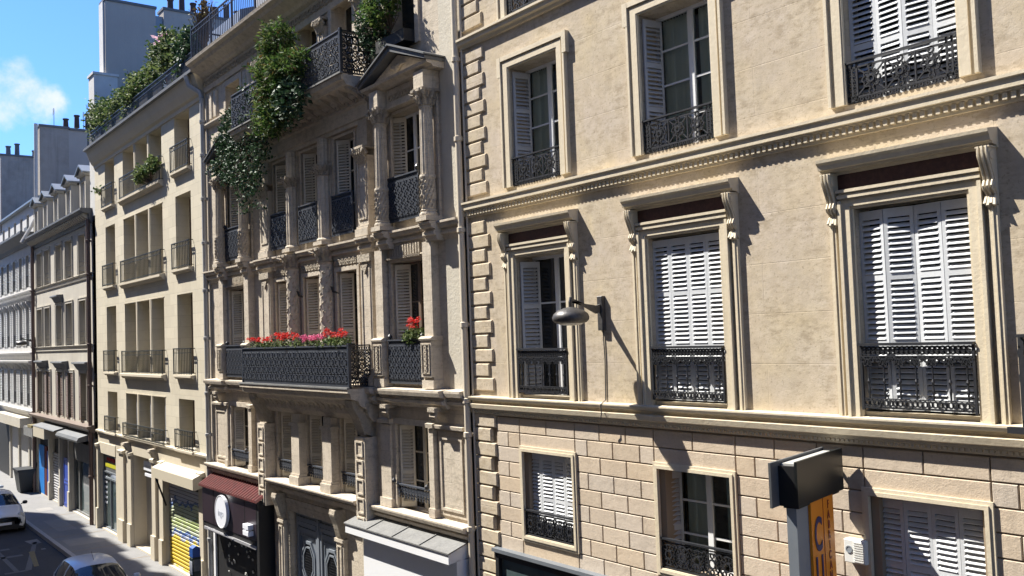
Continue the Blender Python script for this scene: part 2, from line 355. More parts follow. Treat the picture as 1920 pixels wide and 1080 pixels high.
def inst(me, name, parent, loc, rotz=0):
    """an object sharing a mesh, placed at loc (same coordinates as the builders)"""
    o = bpy.data.objects.new(name, me); COL.objects.link(o); o.parent = parent
    o.location = Vector(loc)-ORG; o.rotation_euler = (0, 0, rotz); return o
def dup(root, delta, label=None, name=None):
    def cp(o, par):
        c = o.copy(); COL.objects.link(c)
        if par: c.parent = par
        for ch in o.children: cp(ch, c)
        return c
    c = cp(root, None); c.location = Vector(root.location)+Vector(delta)
    if label: c['label'] = label
    return c

# ------------------------------------------------------------------ shared pieces
def shutter_mesh(wd, h, m, pitch=.058, rails=(.5,), top=.10, bot=.10, st=.042):
    b = MB(); t = .014
    b.box(0, st, -t, t, 0, h); b.box(wd-st, wd, -t, t, 0, h); b.box(st, wd-st, -t, t, 0, bot); b.box(st, wd-st, -t, t, h-top, h)
    cuts = [bot]+[h*r for r in rails]+[h-top]
    for r in rails: b.box(st, wd-st, -t, t, h*r-.035, h*r+.035)
    for i in range(len(cuts)-1):
        a = cuts[i]+(.035 if i else 0); c = cuts[i+1]-(.035 if i < len(cuts)-2 else 0)
        n = max(2, int((c-a)/pitch)); p = (c-a)/n
        for k in range(n):
            z = a+k*p+.004
            b.add([(st,-.022,z),(wd-st,-.022,z),(wd-st,.012,z+p*.62),(st,.012,z+p*.62),(st,-.022,z+.009),(wd-st,-.022,z+.009),(wd-st,.012,z+p*.62+.009),(st,.012,z+p*.62+.009)],
                  [(0,1,5,4),(1,2,6,5),(2,3,7,6),(3,0,4,7),(4,5,6,7),(3,2,1,0)])
    return b.mesh('shutter', m, (0, 0, 0))
def closed_shutters(par, me, x0, wd, ys, z):
    for i in range(4):
        dx = wd; dy = ys[i+1]-ys[i]
        inst(me, 'shutter', par, (x0+i*wd, ys[i], z), atan2(dy, dx))
def sash(par, x0, x1, z0, z1, y, rows=4, m='sash_white', pane='pane_dark', mid=True, cur=False, fw_=.05, thick=.05, room=True):
    b = MB(); b.frame(x0, x1, z0, z1, fw_, y, y+thick)
    xm = (x0+x1)/2
    if mid: b.box(xm-.045, xm+.045, y-.012, y+thick-.003, z0+fw_, z1-fw_)
    segs = [(x0+fw_, xm-.045), (xm+.045, x1-fw_)] if mid else [(x0+fw_, x1-fw_)]
    for k in range(1, rows):
        z = z0+(z1-z0)*k/rows
        for a, c in segs: b.box(a, c, y+.008, y+thick-.01, z-.014, z+.014)
    s_ = b.build('sash', m, par)
    p = MB()
    for a, c in segs: p.add([(a,y+.02,z0+fw_),(c,y+.02,z0+fw_),(c,y+.02,z1-fw_),(a,y+.02,z1-fw_)], [(0,1,2,3)])
    p.build('pane', pane, par)
    if cur:
        c = MB(); n = 60
        for (a, e) in cur:
            b0 = len(c.v)
            for i in range(n+1):
                x = a+(e-a)*i/n; yy = y+.10+.028*sin(i*1.05)+.012*sin(i*2.3)
                c.v += [(x, yy, z0+.03), (x, yy, z1-.04)]
            c.f += [(b0+2*i, b0+2*i+2, b0+2*i+3, b0+2*i+1) for i in range(n)]
        c.build('curtain', 'curtain', par, smooth=True)
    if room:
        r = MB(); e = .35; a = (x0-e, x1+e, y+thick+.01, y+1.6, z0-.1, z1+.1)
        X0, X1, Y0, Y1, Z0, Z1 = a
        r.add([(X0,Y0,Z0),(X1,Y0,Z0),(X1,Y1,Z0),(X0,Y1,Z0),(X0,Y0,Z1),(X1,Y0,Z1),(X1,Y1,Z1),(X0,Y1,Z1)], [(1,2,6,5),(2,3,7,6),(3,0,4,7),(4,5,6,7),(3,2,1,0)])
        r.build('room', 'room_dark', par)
    return s_
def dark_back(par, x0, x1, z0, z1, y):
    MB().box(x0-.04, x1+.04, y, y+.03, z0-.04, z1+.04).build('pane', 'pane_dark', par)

def guard_rosette(x0, x1, z0, z1, y, panels=3):
    b = MB(); d = .022; yf, yb = y-.011, y+.011
    b.box(x0, x1, y-.028, y+.028, z1-.022, z1); b.box(x0, x1, yf, yb, z1-.085, z1-.065); b.box(x0, x1, yf, yb, z0+.03, z0+.055)
    side = .13; n = panels; pw = (x1-x0-2*side)/n; zc = (z0+z1-.06)/2+.02; hh = (z1-.085-z0-.055)/2
    for x in (x0+.012, x1-.012, x0+side*.55, x1-side*.55, x0+side, x1-side): b.box(x-.010, x+.010, yf, yb, z0, z1-.022)
    for i in range(1, n): b.box(x0+side+i*pw-.009, x0+side+i*pw+.009, yf, yb, z0+.055, z1-.085)
    for i in range(n):
        cx = x0+side+(i+.5)*pw
        for sx in (-1, 1):
            for sz in (-1, 1): b.bar((cx+sx*.04, y, zc+sz*.04), (cx+sx*pw*.48, y, zc+sz*hh*.97), .011, 4)
        b.ring(cx, zc, .045, .018, yf-.006, yb, 10)
        for k in range(8): b.ring(cx+.082*cos(k*pi/4), zc+.075*sin(k*pi/4), .038, .015, yf, yb, 7)
        b.ring(cx, zc+hh*.86, .04, .014, yf, yb, 8); b.ring(cx, zc-hh*.86, .04, .014, yf, yb, 8)
    k = int((z1-z0-.1)/.06)
    for sx in (x0+side*.28, x1-side*.28, x0+side*.78, x1-side*.78):
        for i in range(k): b.ring(sx, z0+.06+i*.06, .022, .010, yf, yb, 6)
    for i in range(int((x1-x0)/.07)): b.ring(x0+.04+i*.07, z0+.012, .026, .012, yf, yb, 6)
    return b
def guard_balusters(x0, x1, z0, z1, y, n=7):
    b = MB(); yf, yb = y-.013, y+.013; L = x1-x0
    b.box(x0, x1, y-.04, y+.035, z1-.03, z1); b.box(x0, x1, yf-.004, yb+.004, z1-.155, z1-.14); b.box(x0, x1, yf, yb, z0+.0, z0+.02); b.box(x0, x1, yf, yb, z0+.10, z0+.112)
    for x in (x0+.014, x1-.014): b.box(x-.014, x+.014, yf-.003, yb, z0-.02, z1-.03)
    m = int(L/.058)
    for i in range(m):
        cx = x0+.03+(L-.06)*(i+.5)/m
        b.ring(cx, z1-.085, .050, .017, yf, yb, 8); b.ring(cx, z1-.085, .020, .012, yf-.006, yb-.004, 6)
        b.ring(cx, z0+.06, .038, .014, yf, yb, 8)
    for i in range(n):
        cx = x0+L*(i+.5)/n
        for k, (dx, dz, r) in enumerate(((-.055, -.185, .034), (.055, -.185, .034), (0, -.205, .040), (-.03, -.235, .022), (.03, -.235, .022), (-.075, -.172, .02), (.075, -.172, .02))):
            b.ring(cx+dx, z1+dz, r, r*.5, yf-.004, yb-.002, 7)
        b.lathe([(.009, z0+.1), (.012, z0+.16), (.017, z0+.2), (.010, z0+.24), (.010, (z0+z1)/2-.09), (.021, (z0+z1)/2-.06), (.010, (z0+z1)/2-.03), (.010, z1-.24), (.016, z1-.2), (.012, z1-.155)], cx, y, 6)
        b.ring(cx+L/n*.5 if i < n-1 else cx, z0+.045, .05, .013, yf-.004, yb-.003, 8)
    return b
def guard_scroll(x0, x1, z0, z1, y):
    b = MB(); yf, yb = y-.011, y+.011; L = x1-x0; h = z1-z0
    b.box(x0, x1, y-.028, y+.028, z1-.025, z1); b.box(x0, x1, yf, yb, z0, z0+.02); b.box(x0, x1, yf, yb, z1-.065, z1-.05)
    for x in (x0+.012, x1-.012): b.box(x-.012, x+.012, yf, yb, z0-.02, z1-.025)
    zc = z0+(h-.06)/2+.01; R = (h-.10)/2; n = max(3, round(L/(1.75*R))); 
    if n % 2 == 0: n += 1
    for i in range(n):
        cx = x0+L*(i+.5)/n
        b.ring(cx, zc, R*.95, .018, yf, yb, 14)
        b.ring(cx, zc, R*.45, .022, yf-.005, yb, 8)
        for k in range(6):
            a = k*pi/3+(.5 if i % 2 else 0); b.ring(cx+R*.68*cos(a), zc+R*.68*sin(a), R*.24, .013, yf, yb, 7)
        if i < n-1:
            xx = x0+L*(i+1)/n
            for sz in (-1, 1): b.ring(xx, zc+sz*R*.72, R*.28, .015, yf, yb, 8); b.ring(xx, zc+sz*R*.25, R*.2, .012, yf, yb, 7)
    return b
def lattice(x0, x1, z0, z1, y, cell=.10, rails=True, band=.09, rnd=0):
    """cast panel: bands of small rings above and below, a field of interlaced rings between"""
    b = MB(); yf, yb = y-.012, y+.012; L = x1-x0
    if rails:
        b.box(x0, x1, y-.03, y+.03, z1-.03, z1); b.box(x0, x1, yf, yb, z0, z0+.02)
        for z in (z1-.03-band, z0+band): b.box(x0, x1, yf-.005, yb, z-.009, z+.009)
        for x in (x0+.015, x1-.015): b.box(x-.015, x+.015, yf-.006, yb+.004, z0, z1-.03)
        m = max(3, int(L/.06))
        for i in range(m):
            cx = x0+.03+(L-.06)*(i+.5)/m
            b.ring(cx, z1-.03-band/2, band*.42, .014, yf, yb, 6); b.ring(cx, z0+band/2+.01, band*.40, .014, yf, yb, 6)
    za, zb = (z0+band, z1-.03-band) if rails else (z0, z1); yf -= .014
    nx = max(2, round(L/cell)); nz = max(2, round((zb-za)/cell)); px = (L-.03)/nx; pz = (zb-za)/nz
    for i in range(nx):
        for j in range(nz):
            cx = x0+.015+(i+.5)*px; cz = za+(j+.5)*pz
            r = cell*(.56 if (i+j) % 2 else .50)+random.uniform(-rnd, rnd)
            b.ring(cx, cz, r, .017, yf, yb, 7)
            if (i+j) % 2: b.ring(cx, cz, r*.42, .02, yf-.012, yb, 6)
            else:
                b.bar((cx-px*.45, y-.01, cz-pz*.45), (cx+px*.45, y-.01, cz+pz*.45), .010, 4); b.bar((cx-px*.45, y-.01, cz+pz*.45), (cx+px*.45, y-.01, cz-pz*.45), .010, 4)
    return b
def side_lattice(x, y0, y1, z0, z1, cell=.12, rnd=.01):
    b = lattice(y0, y1, z0, z1, 0, cell, True, .09, rnd); b.v = [(x+vy, vx, vz) for vx, vy, vz in b.v]; return b
def bars(x0, x1, z0, z1, y, pitch=.11, back=None, m2=True):
    b = MB(); b.box(x0, x1, y-.02, y+.02, z1-.03, z1); b.box(x0, x1, y-.012, y+.012, z1-.16, z1-.14); b.box(x0, x1, y-.012, y+.012, z0+.03, z0+.055)
    n = max(3, int((x1-x0)/pitch))
    for i in range(n+1):
        x = x0+.012+(x1-x0-.024)*i/n; r = .016 if i in (0, n) else .008
        b.box(x-r, x+r, y-r, y+r, z0, z1-.03)
    if back is not None:
        for x in (x0, x1):
            b.box(x-.008, x+.008, y, back, z1-.03, z1-.005); b.box(x-.008, x+.008, y, back, z0+.03, z0+.05)
    return b
def molding(x0, x1, prof, name, m, parent, mb=None):
    return MB().prism(prof, x0, x1, 'x').build(name, m, parent)
def leaves(pts, size, jitter=.4, droop=0, elong=1.5):
    b = MB()
    for p in pts:
        s = size*random.uniform(1-jitter, 1+jitter)
        d = Vector((random.gauss(0, 1), random.gauss(0, 1), random.gauss(0, .7)-droop)).normalized()
        n = Vector((random.gauss(0, .8), random.gauss(0, .8)-.5, random.gauss(0, .8)+.5)); e = d.cross(n).normalized(); n = e.cross(d)
        P = Vector(p); a = P; c = P+d*s*elong; l = P+d*s*elong*.45+e*s*.5+n*s*.12; r = P+d*s*elong*.45-e*s*.5+n*s*.12
        b.add([a, l, c, r], [(0, 1, 2), (0, 2, 3)])
    return b
def blob(n, c, r, noise_=.35, shell=.45):
    out = []
    while len(out) < n:
        v = Vector((random.gauss(0, 1), random.gauss(0, 1), random.gauss(0, 1))).normalized()
        k = (random.random()*(1-shell)+shell)**.6*(1+noise_*sin(v.x*5+c[0]*3)*sin(v.z*6+c[2])*sin(v.y*4+1)+random.gauss(0, .06))
        out.append((c[0]+v.x*r[0]*k, c[1]+v.y*r[1]*k, c[2]+v.z*r[2]*k))
    return out
def stems(par, base, tips, r=.012, m='twig'):
    b = MB()
    for t in tips:
        mid = [(base[i]*.45+t[i]*.55)+random.uniform(-.06, .06) for i in range(3)]; b.tube([base, mid, t], [r, r*.7, r*.3], 5)
    return b.build('branches', m, par)
# ================================================================== ground
GZ = -7.3; PZ = -7.15
setorg(0, 0, 0)
tag(MB().add([(-600,-600,GZ),(600,-600,GZ),(600,600,GZ),(-600,600,GZ)], [(0,1,2,3)]).build('road', 'asphalt'), kind='structure')
b = MB(); b.box(-140, 30, -1.92, .3, GZ-.1, PZ); tag(b.build('pavement', 'pavement'), kind='structure')
b = MB(); b.box(-140, 30, -2.07, -1.92, GZ-.1, PZ+.003); tag(b.build('kerb', 'granite'), kind='structure')
b = MB(); b.box(-140, 30, -10.0, -8.0, GZ-.1, PZ); tag(b.build('opposite_pavement', 'pavement'), kind='structure')
def flat(name, m, polys, z, kind='structure'):
    b = MB()
    for p in polys: b.add([(x, y, z) for x, y in p], [tuple(range(len(p)))])
    return tag(b.build(name, m), kind=kind)
flat('pavement_patch', 'pavement_patch', [[(-43.6,-1.45),(-40.6,-1.45),(-40.6,-.75),(-43.6,-.75)], [(-38.6,-1.75),(-37.2,-1.75),(-37.2,-.5),(-38.6,-.5)], [(-47.2,-1.1),(-46.3,-1.1),(-46.3,-.5),(-47.2,-.5)]], PZ+.004)
lines = []
for x in (-44.6, -41.5, -39.4, -36.2, -33.4): lines.append([(x,-1.9),(x+.045,-1.9),(x+.045,-.02),(x,-.02)])
flat('pavement_joint', 'joint_dark', lines, PZ+.007)
flat('road_markings', 'road_paint', [[(-39.9,-2.35),(-39.9,-2.5),(-35.0,-3.6),(-35.0,-3.4)], [(-37.9,-3.2),(-37.6,-3.2),(-37.6,-4.5),(-37.9,-4.5)], [(-39.2,-3.75),(-35.0,-3.75),(-35.0,-3.9),(-39.2,-3.9)], [(-39.4,-3.4),(-39.1,-3.4),(-39.1,-4.4),(-39.4,-4.4)], [(-35.1,-3.5),(-34.9,-3.5),(-34.9,-4.2),(-35.1,-4.2)]], GZ+.004)
flat('road_patch', 'pavement', [[(-40.5,-2.25),(-39.6,-2.25),(-39.5,-2.6),(-40.4,-2.7)], [(-38.4,-2.35),(-38.2,-2.35),(-38.2,-2.5),(-38.4,-2.5)]], GZ+.004)
flat('road_line', 'road_yellow', [[(-38.2,-2.75),(-38.1,-2.95),(-35.4,-3.25),(-35.4,-3.1)]], GZ+.008)

# ================================================================== cream building (nearest)
main = thing('apartment_building', 'cream and tan building with quoins and carved window hoods, nearest to the viewer', 'building', (-8.5, 0, GZ))
BAY = [(-12.24, -10.98), (-9.18, -7.885), (-5.95, -4.65)]
R3 = (2.47, 4.48); R2 = (-1.06, 1.28); R1 = (-3.31, -1.93); R4 = (5.36, 7.3)
XL, XR = -13.68, 3.0
ops = [(a, b_, *z) for a, b_ in BAY for z in (R3, R2, R4)] + [(-3.2, -1.7, -1.06, 1.28), (-3.0, -1.7, 2.47, 4.48)]
MB().wall(XL, XR, -1.2, 9.6, .0, .40, ops).build('upper_wall', 'plaster', main)
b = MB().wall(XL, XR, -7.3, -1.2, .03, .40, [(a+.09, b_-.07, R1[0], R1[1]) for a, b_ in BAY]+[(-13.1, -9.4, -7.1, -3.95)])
b.build('lower_wall', 'joint_dark', main)
MB().box(XL, XR, .9, 9, -7.3, 9.6).build('body', 'plaster', main)
# rusticated blocks
b = MB(); ch = .25; g = .008
FR = [(-12.33, -10.94), (-9.26, -7.82), (-6.01, -4.60)]         # outer edges of the low window frames
zt = -1.40; row = 0
while zt > -7.2:
    zb_ = zt-ch
    cols_ = [(-12.97, -12.33, 1), (-10.94, -9.26, 3), (-7.82, -6.01, 3), (-4.60, -3.0, 3), (-3.0, 1.0, 7)]
    for a, c, n in cols_:
        if zb_ < -3.70 and c < -9.3 : 
            if zb_ < -3.75: continue
        Lb = (c-a)/n; xs = [a+Lb*i for i in range(n+1)] if row % 2 == 0 else [a]+[a+Lb*(i+.5) for i in range(n)]+[c]
        for i in range(len(xs)-1): b.cbox(xs[i]+g, xs[i+1]-g, zb_+g, zt-g, 0, .04, .007)
    for (a, c) in FR:
        if zb_ > -1.91:
            if row == 0:
                m_ = (a+c)/2; b.cbox(a+g, m_-g, zb_+g, zt-g, 0, .04, .007); b.cbox(m_+g, c-g, zb_+g, zt-g, 0, .04, .007)
            elif row == 1: b.cbox(a+g, c-g, -1.87+g, zt-g, 0, .04, .007)
        elif zt < -3.39:
            if zb_ < -3.75 and c < -9.3: continue
            b.cbox(a+g, c-g, zb_+g, zt-g, 0, .04, .007)
        elif zb_ < -3.40 < zt: b.cbox(a+g, c-g, zb_+g, -3.41-g, 0, .04, .007)
    zt = zb_; row += 1
b.build('rusticated_facing', 'ashlar', main)
# quoins
b = MB(); zt = -1.36; k = 0
while zt > -7.2: b.cbox(-13.62, -12.97-(.13 if k % 2 else 0), zt-.235, zt, -.035, .04, .02); zt -= .25; k += 1
for z0, z1 in ((-.98, 2.02), (2.46, 5.10), (5.45, 9.4)):
    n = round((z1-z0)/.247); p = (z1-z0)/n
    for k in range(n): b.cbox(-13.62, -12.97-(.12 if k % 2 else 0), z0+k*p+.012, z0+(k+1)*p-.012, -.035, .01, .018)
b.build('quoins', 'plaster', main)
# bands
for (z, nm) in ((2.12, 'dentil_cornice'),):
    molding(XL, XR, [(0.01,2.10),(-.03,2.10),(-.03,2.20),(-.075,2.215),(-.075,2.235),(-.105,2.24),(-.105,2.33),(-.13,2.34),(-.13,2.375),(0.01,2.41)], nm, 'cream_paint', main)
    b = MB(); x = XL+.02
    while x < XR: b.box(x, x+.045, -.070, -.028, 2.135, 2.205); x += .085
    b.build('dentils', 'cream_paint', main)
molding(XL, XR, [(0.01,-1.38),(-.02,-1.38),(-.035,-1.33),(-.05,-1.32),(-.05,-1.29),(-.10,-1.27),(-.115,-1.20),(-.07,-1.19),(-.03,-1.18),(-.03,-1.145),(-.11,-1.13),(-.125,-1.09),(-.125,-1.07),(0.01,-1.055)], 'string_course', 'cream_paint', main)
b = MB(); x = XL
while x < XR: b.box(x, x+.035, -.058, -.03, -1.355, -1.325); x += .06
b.build('bead_row', 'cream_paint', main)
molding(XL, XR, [(0.01,5.14),(-.04,5.15),(-.05,5.20),(-.10,5.22),(-.10,5.28),(-.13,5.29),(-.13,5.33),(0.01,5.36)], 'upper_course', 'cream_paint', main)
molding(XL, XR, [(0.01,9.2),(-.1,9.22),(-.35,9.45),(-.35,9.6),(0.01,9.65)], 'eaves', 'cream_paint', main)
lf_w = .325
sh_r2 = shutter_mesh(.322, 2.22, 'shutter_white', rails=(.33, .66)); sh_r3 = shutter_mesh(.322, 1.95, 'shutter_white', rails=(.33, .66)); sh_r1 = shutter_mesh(.275, 1.33, 'shutter_white', rails=(.45,), pitch=.055)
sg_r3 = shutter_mesh(.335, 1.93, 'shutter_grey', rails=(.33, .66), pitch=.06); sg_r2 = shutter_mesh(.335, 2.2, 'shutter_grey', rails=(.33, .66), pitch=.06); sg_r1 = shutter_mesh(.27, 1.3, 'shutter_grey', rails=(.40,), pitch=.06)
def surround(par_name, x0, x1, z0, z1, kind):
    b = MB()
    if kind == 3:      # upper floor: three steps and ears at the top
        b.frame(x0-.02, x1+.02, z0-.0, z1+.02, .02, -.045, .01, bottom=False)
        b.box(x0-.13, x0-.02, -.055, .0, z0, z1+.02); b.box(x1+.02, x1+.13, -.055, .0, z0, z1+.02); b.box(x0-.13, x1+.13, -.055, .0, z1+.02, z1+.11)
        b.box(x0-.175, x0-.13, -.035, .0, z0, z1+.11); b.box(x1+.13, x1+.175, -.035, 0, z0, z1+.11)
        b.box(x0-.215, x0-.175, -.075, 0, z0, z1-.12); b.box(x1+.175, x1+.215, -.075, 0, z0, z1-.12)
        b.box(x0-.27, x0-.175, -.078, 0, z1-.12, z1+.22); b.box(x1+.175, x1+.27, -.078, 0, z1-.12, z1+.22)
        b.box(x0-.175, x1+.175, -.035, 0, z1+.11, z1+.145); b.box(x0-.175, x1+.175, -.075, 0, z1+.145, z1+.22)
    elif kind == 2:
        b.frame(x0-.03, x1+.03, z0, z1+.03, .03, -.035, .01, bottom=False)
        b.box(x0-.125, x0-.03, -.055, 0, z0, z1+.03); b.box(x1+.03, x1+.125, -.055, 0, z0, z1+.03); b.box(x0-.125, x1+.125, -.055, 0, z1+.03, z1+.10)
        b.box(x0-.165, x0-.125, -.08, 0, z0, z1+.10); b.box(x1+.125, x1+.165, -.08, 0, z0, z1+.10)
        b.box(x0-.165, x1+.165, -.04, 0, z1+.10, z1+.125); b.box(x0-.165, x1+.165, -.085, 0, z1+.125, z1+.165); b.box(x0-.15, x1+.15, -.06, 0, z1+.165, z1+.19); b.box(x0-.165, x1+.165, -.10, 0, z1+.19, z1+.225)
        for sx in (-1, 1):
            a, c = (x0-.30, x0-.215) if sx < 0 else (x1+.215, x1+.30); b.box(a, c, -.05, 0, z0, z1-.17)
            a, c = (x0-.265, x0-.25) if sx < 0 else (x1+.25, x1+.265); b.box(a, c, -.062, -.05, z0, z1-.17)
    else:
        b.frame(x0-.0, x1+.0, z0, z1, .045, -.045, .01, bottom=True); b.frame(x0-.04, x1+.04, z0-.04, z1+.04, .04, -.03, .0, bottom=True)
        b.box(x0+.045, x1-.045, -.035, .1, z0+.045, z0+.06)
    return b.build('window', 'cream_paint', main)
def hood(par, x0, x1):
    a, c = x0-.33, x1+.33
    prof = [(0.01,1.69),(-.03,1.69),(-.05,1.715),(-.13,1.72),(-.135,1.745),(-.175,1.75),(-.185,1.80),(-.21,1.83),(-.215,1.865),(0.01,1.90)]
    MB().prism(prof, a, c, 'x').build('hood', 'cream_paint', par)
    MB().box(x0-.19, x1+.19, -.012, .004, 1.50, 1.70).build('frieze', 'marble_red', par)
    for cx in (x0-.245, x1+.245):
        b = MB(); P = [(-.165,1.70),(-.17,1.64),(-.155,1.58),(-.12,1.50),(-.085,1.42),(-.07,1.37),(-.085,1.34),(-.10,1.31),(-.085,1.27),(-.055,1.25),(-.035,1.22),(-.05,1.19),(-.045,1.15),(-.015,1.12),(0,1.10),(.0,1.70)]
        b.prism(P, cx-.06, cx+.06, 'x')
        for dx in (-.04, 0, .04): b.tube([(cx+dx, y-.004, z) for y, z in P[:-3]], .014 if dx else .018, 6)
        b.box(cx-.07, cx+.07, -.175, 0, 1.685, 1.70)
        # side volutes and the hanging leaf
        for zc, r, yy in ((1.61, .045, -.11), (1.30, .026, -.06)):
            b.tube([(cx-.068, yy, zc), (cx+.068, yy, zc)], r, 10)
        for k in range(4): b.tube([(cx-.04+.027*k, -.05, 1.20), (cx-.05+.033*k, -.075, 1.14-.02*(k % 2)), (cx-.02+.013*k, -.03, 1.08)], [.018, .022, .006], 5)
        b.build('corbel', 'cream_paint', par, smooth=True)
for i, (x0, x1) in enumerate(BAY):
    # ---- third row
    wn = surround('w', x0, x1, *R3, 3)
    if i < 2:
        sash(wn, x0, x1, R3[0], R3[1], .34, 4, pane='clear_glass', cur=[(x0+.04, x0+.60), (x1-.58, x1-.03)])
        inst(sg_r3, 'shutter', wn, (x0+.035, .03, R3[0]+.02), radians(82)); inst(sg_r3, 'shutter', wn, (x1-.05, .335, R3[0]+.02), radians(-86))
    else:
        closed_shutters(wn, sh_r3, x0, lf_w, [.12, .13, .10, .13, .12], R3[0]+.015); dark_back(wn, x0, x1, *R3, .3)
    guard_rosette(x0+.0, x1-.0, R3[0]+.02, 2.95, -.005).build('railing', 'iron_black', wn)
    # ---- second row
    wn = surround('w', x0, x1, *R2, 2); hood(wn, x0, x1)
    if i == 0:
        sash(wn, x0, x1, R2[0], R2[1], .34, 3, pane='pane_dark')
        inst(sg_r2, 'shutter', wn, (x0+.03, .05, R2[0]+.06), radians(66)); inst(sg_r2, 'shutter', wn, (x1-.05, .335, R2[0]+.06), radians(-86))
    elif i == 1:
        closed_shutters(wn, sh_r2, x0, lf_w, [.085, .075, .085, .08, .085], R2[0]+.08); dark_back(wn, x0, x1, *R2, .3)
    else:
        closed_shutters(wn, sh_r2, x0, lf_w, [.10, .05, .11, .07, .075], R2[0]+.08); dark_back(wn, x0, x1, *R2, .3)
    MB().box(x0+.001, x1-.001, .02, .3, R2[0]-.02, R2[0]+.055).build('threshold', 'cream_paint', wn)
    guard_balusters(x0+.005, x1-.005, -.96, -.24, -.045).build('railing', 'iron_black', wn)
    # ---- first row
    a, c = x0-.045, x1+.03
    wn = surround('w', a, c, -3.36, -1.89, 1); a += .05; c -= .05
    if i == 1:
        sash(wn, a, c, R1[0], R1[1], .30, 3, pane='clear_glass', cur=[(a+.15, a+.58), (c-.42, c-.02)])
        inst(sg_r1, 'shutter', wn, (a+.03, .06, R1[0]+.02), radians(70)); inst(sg_r1, 'shutter', wn, (c-.04, .29, R1[0]+.02), radians(-86))
        guard_scroll(a, c, -3.29, -2.88, .0).build('railing', 'iron_black', wn)
    else:
        wd = (c-a-.05)/4; me = shutter_mesh(wd-.003, 1.31, 'shutter_white', rails=(.45,), pitch=.055)
        closed_shutters(wn, me, a+.025, wd, [.12, .11, .13, .11, .12], R1[0]+.03); dark_back(wn, a, c, *R1, .25)
        guard_scroll(a, c, -3.29, -2.88, .0).build('railing', 'iron_black', wn)
    # ---- fourth row
    wn = surround('w', x0, x1, *R4, 3); sash(wn, x0, x1, R4[0], R4[1], .34, 4, room=False)
    guard_rosette(x0, x1, R4[0]+.02, R4[0]+.5, -.005).build('railing', 'iron_black', wn)
# neighbouring bay to the right: projecting balcony
wn = surround('w', -3.2, -1.7, *R2, 2); sash(wn, -3.2, -1.7, *R2, .34, 3, room=False)
bal = MB().prism([(0.0,-1.38),(-.15,-1.36),(-.36,-1.22),(-.42,-1.20),(-.42,-1.10),(0,-1.06)], -4.02, -.8, 'x').build('balcony', 'cream_paint', main)
lattice(-4.05, -.8, -1.08, -.17, -.40, .12).build('railing', 'iron_black', bal)
side_lattice(-4.06, -.40, -.02, -1.08, -.17, .12).build('railing', 'iron_black', bal)
MB().box(-4.2, -.7, -.45, -.38, -1.10, -1.04).build('slab_edge', 'iron_black', bal)
# shop sign box at the foot
sgn = MB().box(-13.05, -9.4, -.14, .04, -3.68, -3.62).build('shop_window', 'zinc', main)
MB().frame(-13.0, -9.4, -7.0, -3.69, .09, -.10, .04).build('window_frame', 'black_matt', sgn)
MB().box(-12.91, -9.49, -.03, .02, -6.9, -3.78).build('pane', 'pane_shop', sgn)

# vent box on the wall
thing('ventilation_box', 'small white vent box with round fan left of the low shutters', 'vent', (-6.1, 0, -2.57))
vb = MB().cbox(-6.24, -5.98, -2.70, -2.44, -.11, -.0, .008).build('housing', 'vent_white', bpy.data.objects['ventilation_box'])
b = MB()
for k in range(9): b.box(-6.12, -5.995, -.122, -.108, -2.68+k*.026, -2.668+k*.026)
b.build('slats', 'vent_white', bpy.data.objects['ventilation_box'])
b = MB(); b.ring(-6.175, -2.55, .042, .012, -.118, -.105, 14); b.ring(-6.175, -2.55, .03, .028, -.114, -.105, 12); b.build('fan', 'post_grey', bpy.data.objects['ventilation_box'])

# ---- drainpipes
def pipe(name, label, x, y, r, z0, z1, m, collars, thin=None, top=None):
    t = thing(name, label, 'drainpipe', (x, y, z0))
    b = MB(); b.tube([(x, y, z0), (x, y, z1)], r, 12); b.build('pipe', m, t, smooth=True)
    b = MB()
    for z in collars: b.lathe([(r*1.02, z-.05), (r*1.35, z-.04), (r*1.35, z+.04), (r*1.02, z+.05)], x, y, 12); b.box(x-r*.6, x+r*.6, y, .02, z-.02, z+.02)
    b.build('collars', m, t, smooth=True)
    if thin:
        b = MB(); b.tube([(x+thin, -.04, z0), (x+thin, -.04, z1)], .02, 8); b.build('conduit', m, t, smooth=True)
    if top: MB().tube(top, r, 10).build('bend', m, t, smooth=True)
    return t
pipe('drainpipe', 'cream drainpipe with thin conduit down the corner quoins of the nearest building', -13.70, -.10, .058, PZ, 9.5, 'pipe_cream', [5.0, 3.55, 1.9, .2, -1.15, -1.75, -3.4, -5, -6], .11)
pipe('drainpipe', 'grey drainpipe between the pale stone building and the ornate one', -27.02, -.11, .075, PZ, 7.3, 'pipe_grey', [6.6, 5.6, 4.3, 3.0, 1.6, .2, -1.4, -2.6, -4, -5.6], .15, top=[(-27.02, -.11, 7.3), (-27.1, -.15, 7.5), (-27.45, -.35, 7.75), (-27.5, -.42, 8.05)])
pipe('drainpipe', 'brown drainpipe down the right edge of the grey building with dormers', -41.05, -.12, .08, PZ, 5.4, 'pipe_brown', [4.5, 3.1, .2, -1.5, -3.2, -5.2])
pipe('drainpipe', 'dark drainpipe between the white building and the grey one with dormers', -52.85, -.12, .08, PZ, 5.4, 'pipe_brown', [3.1, .2, -3.2])

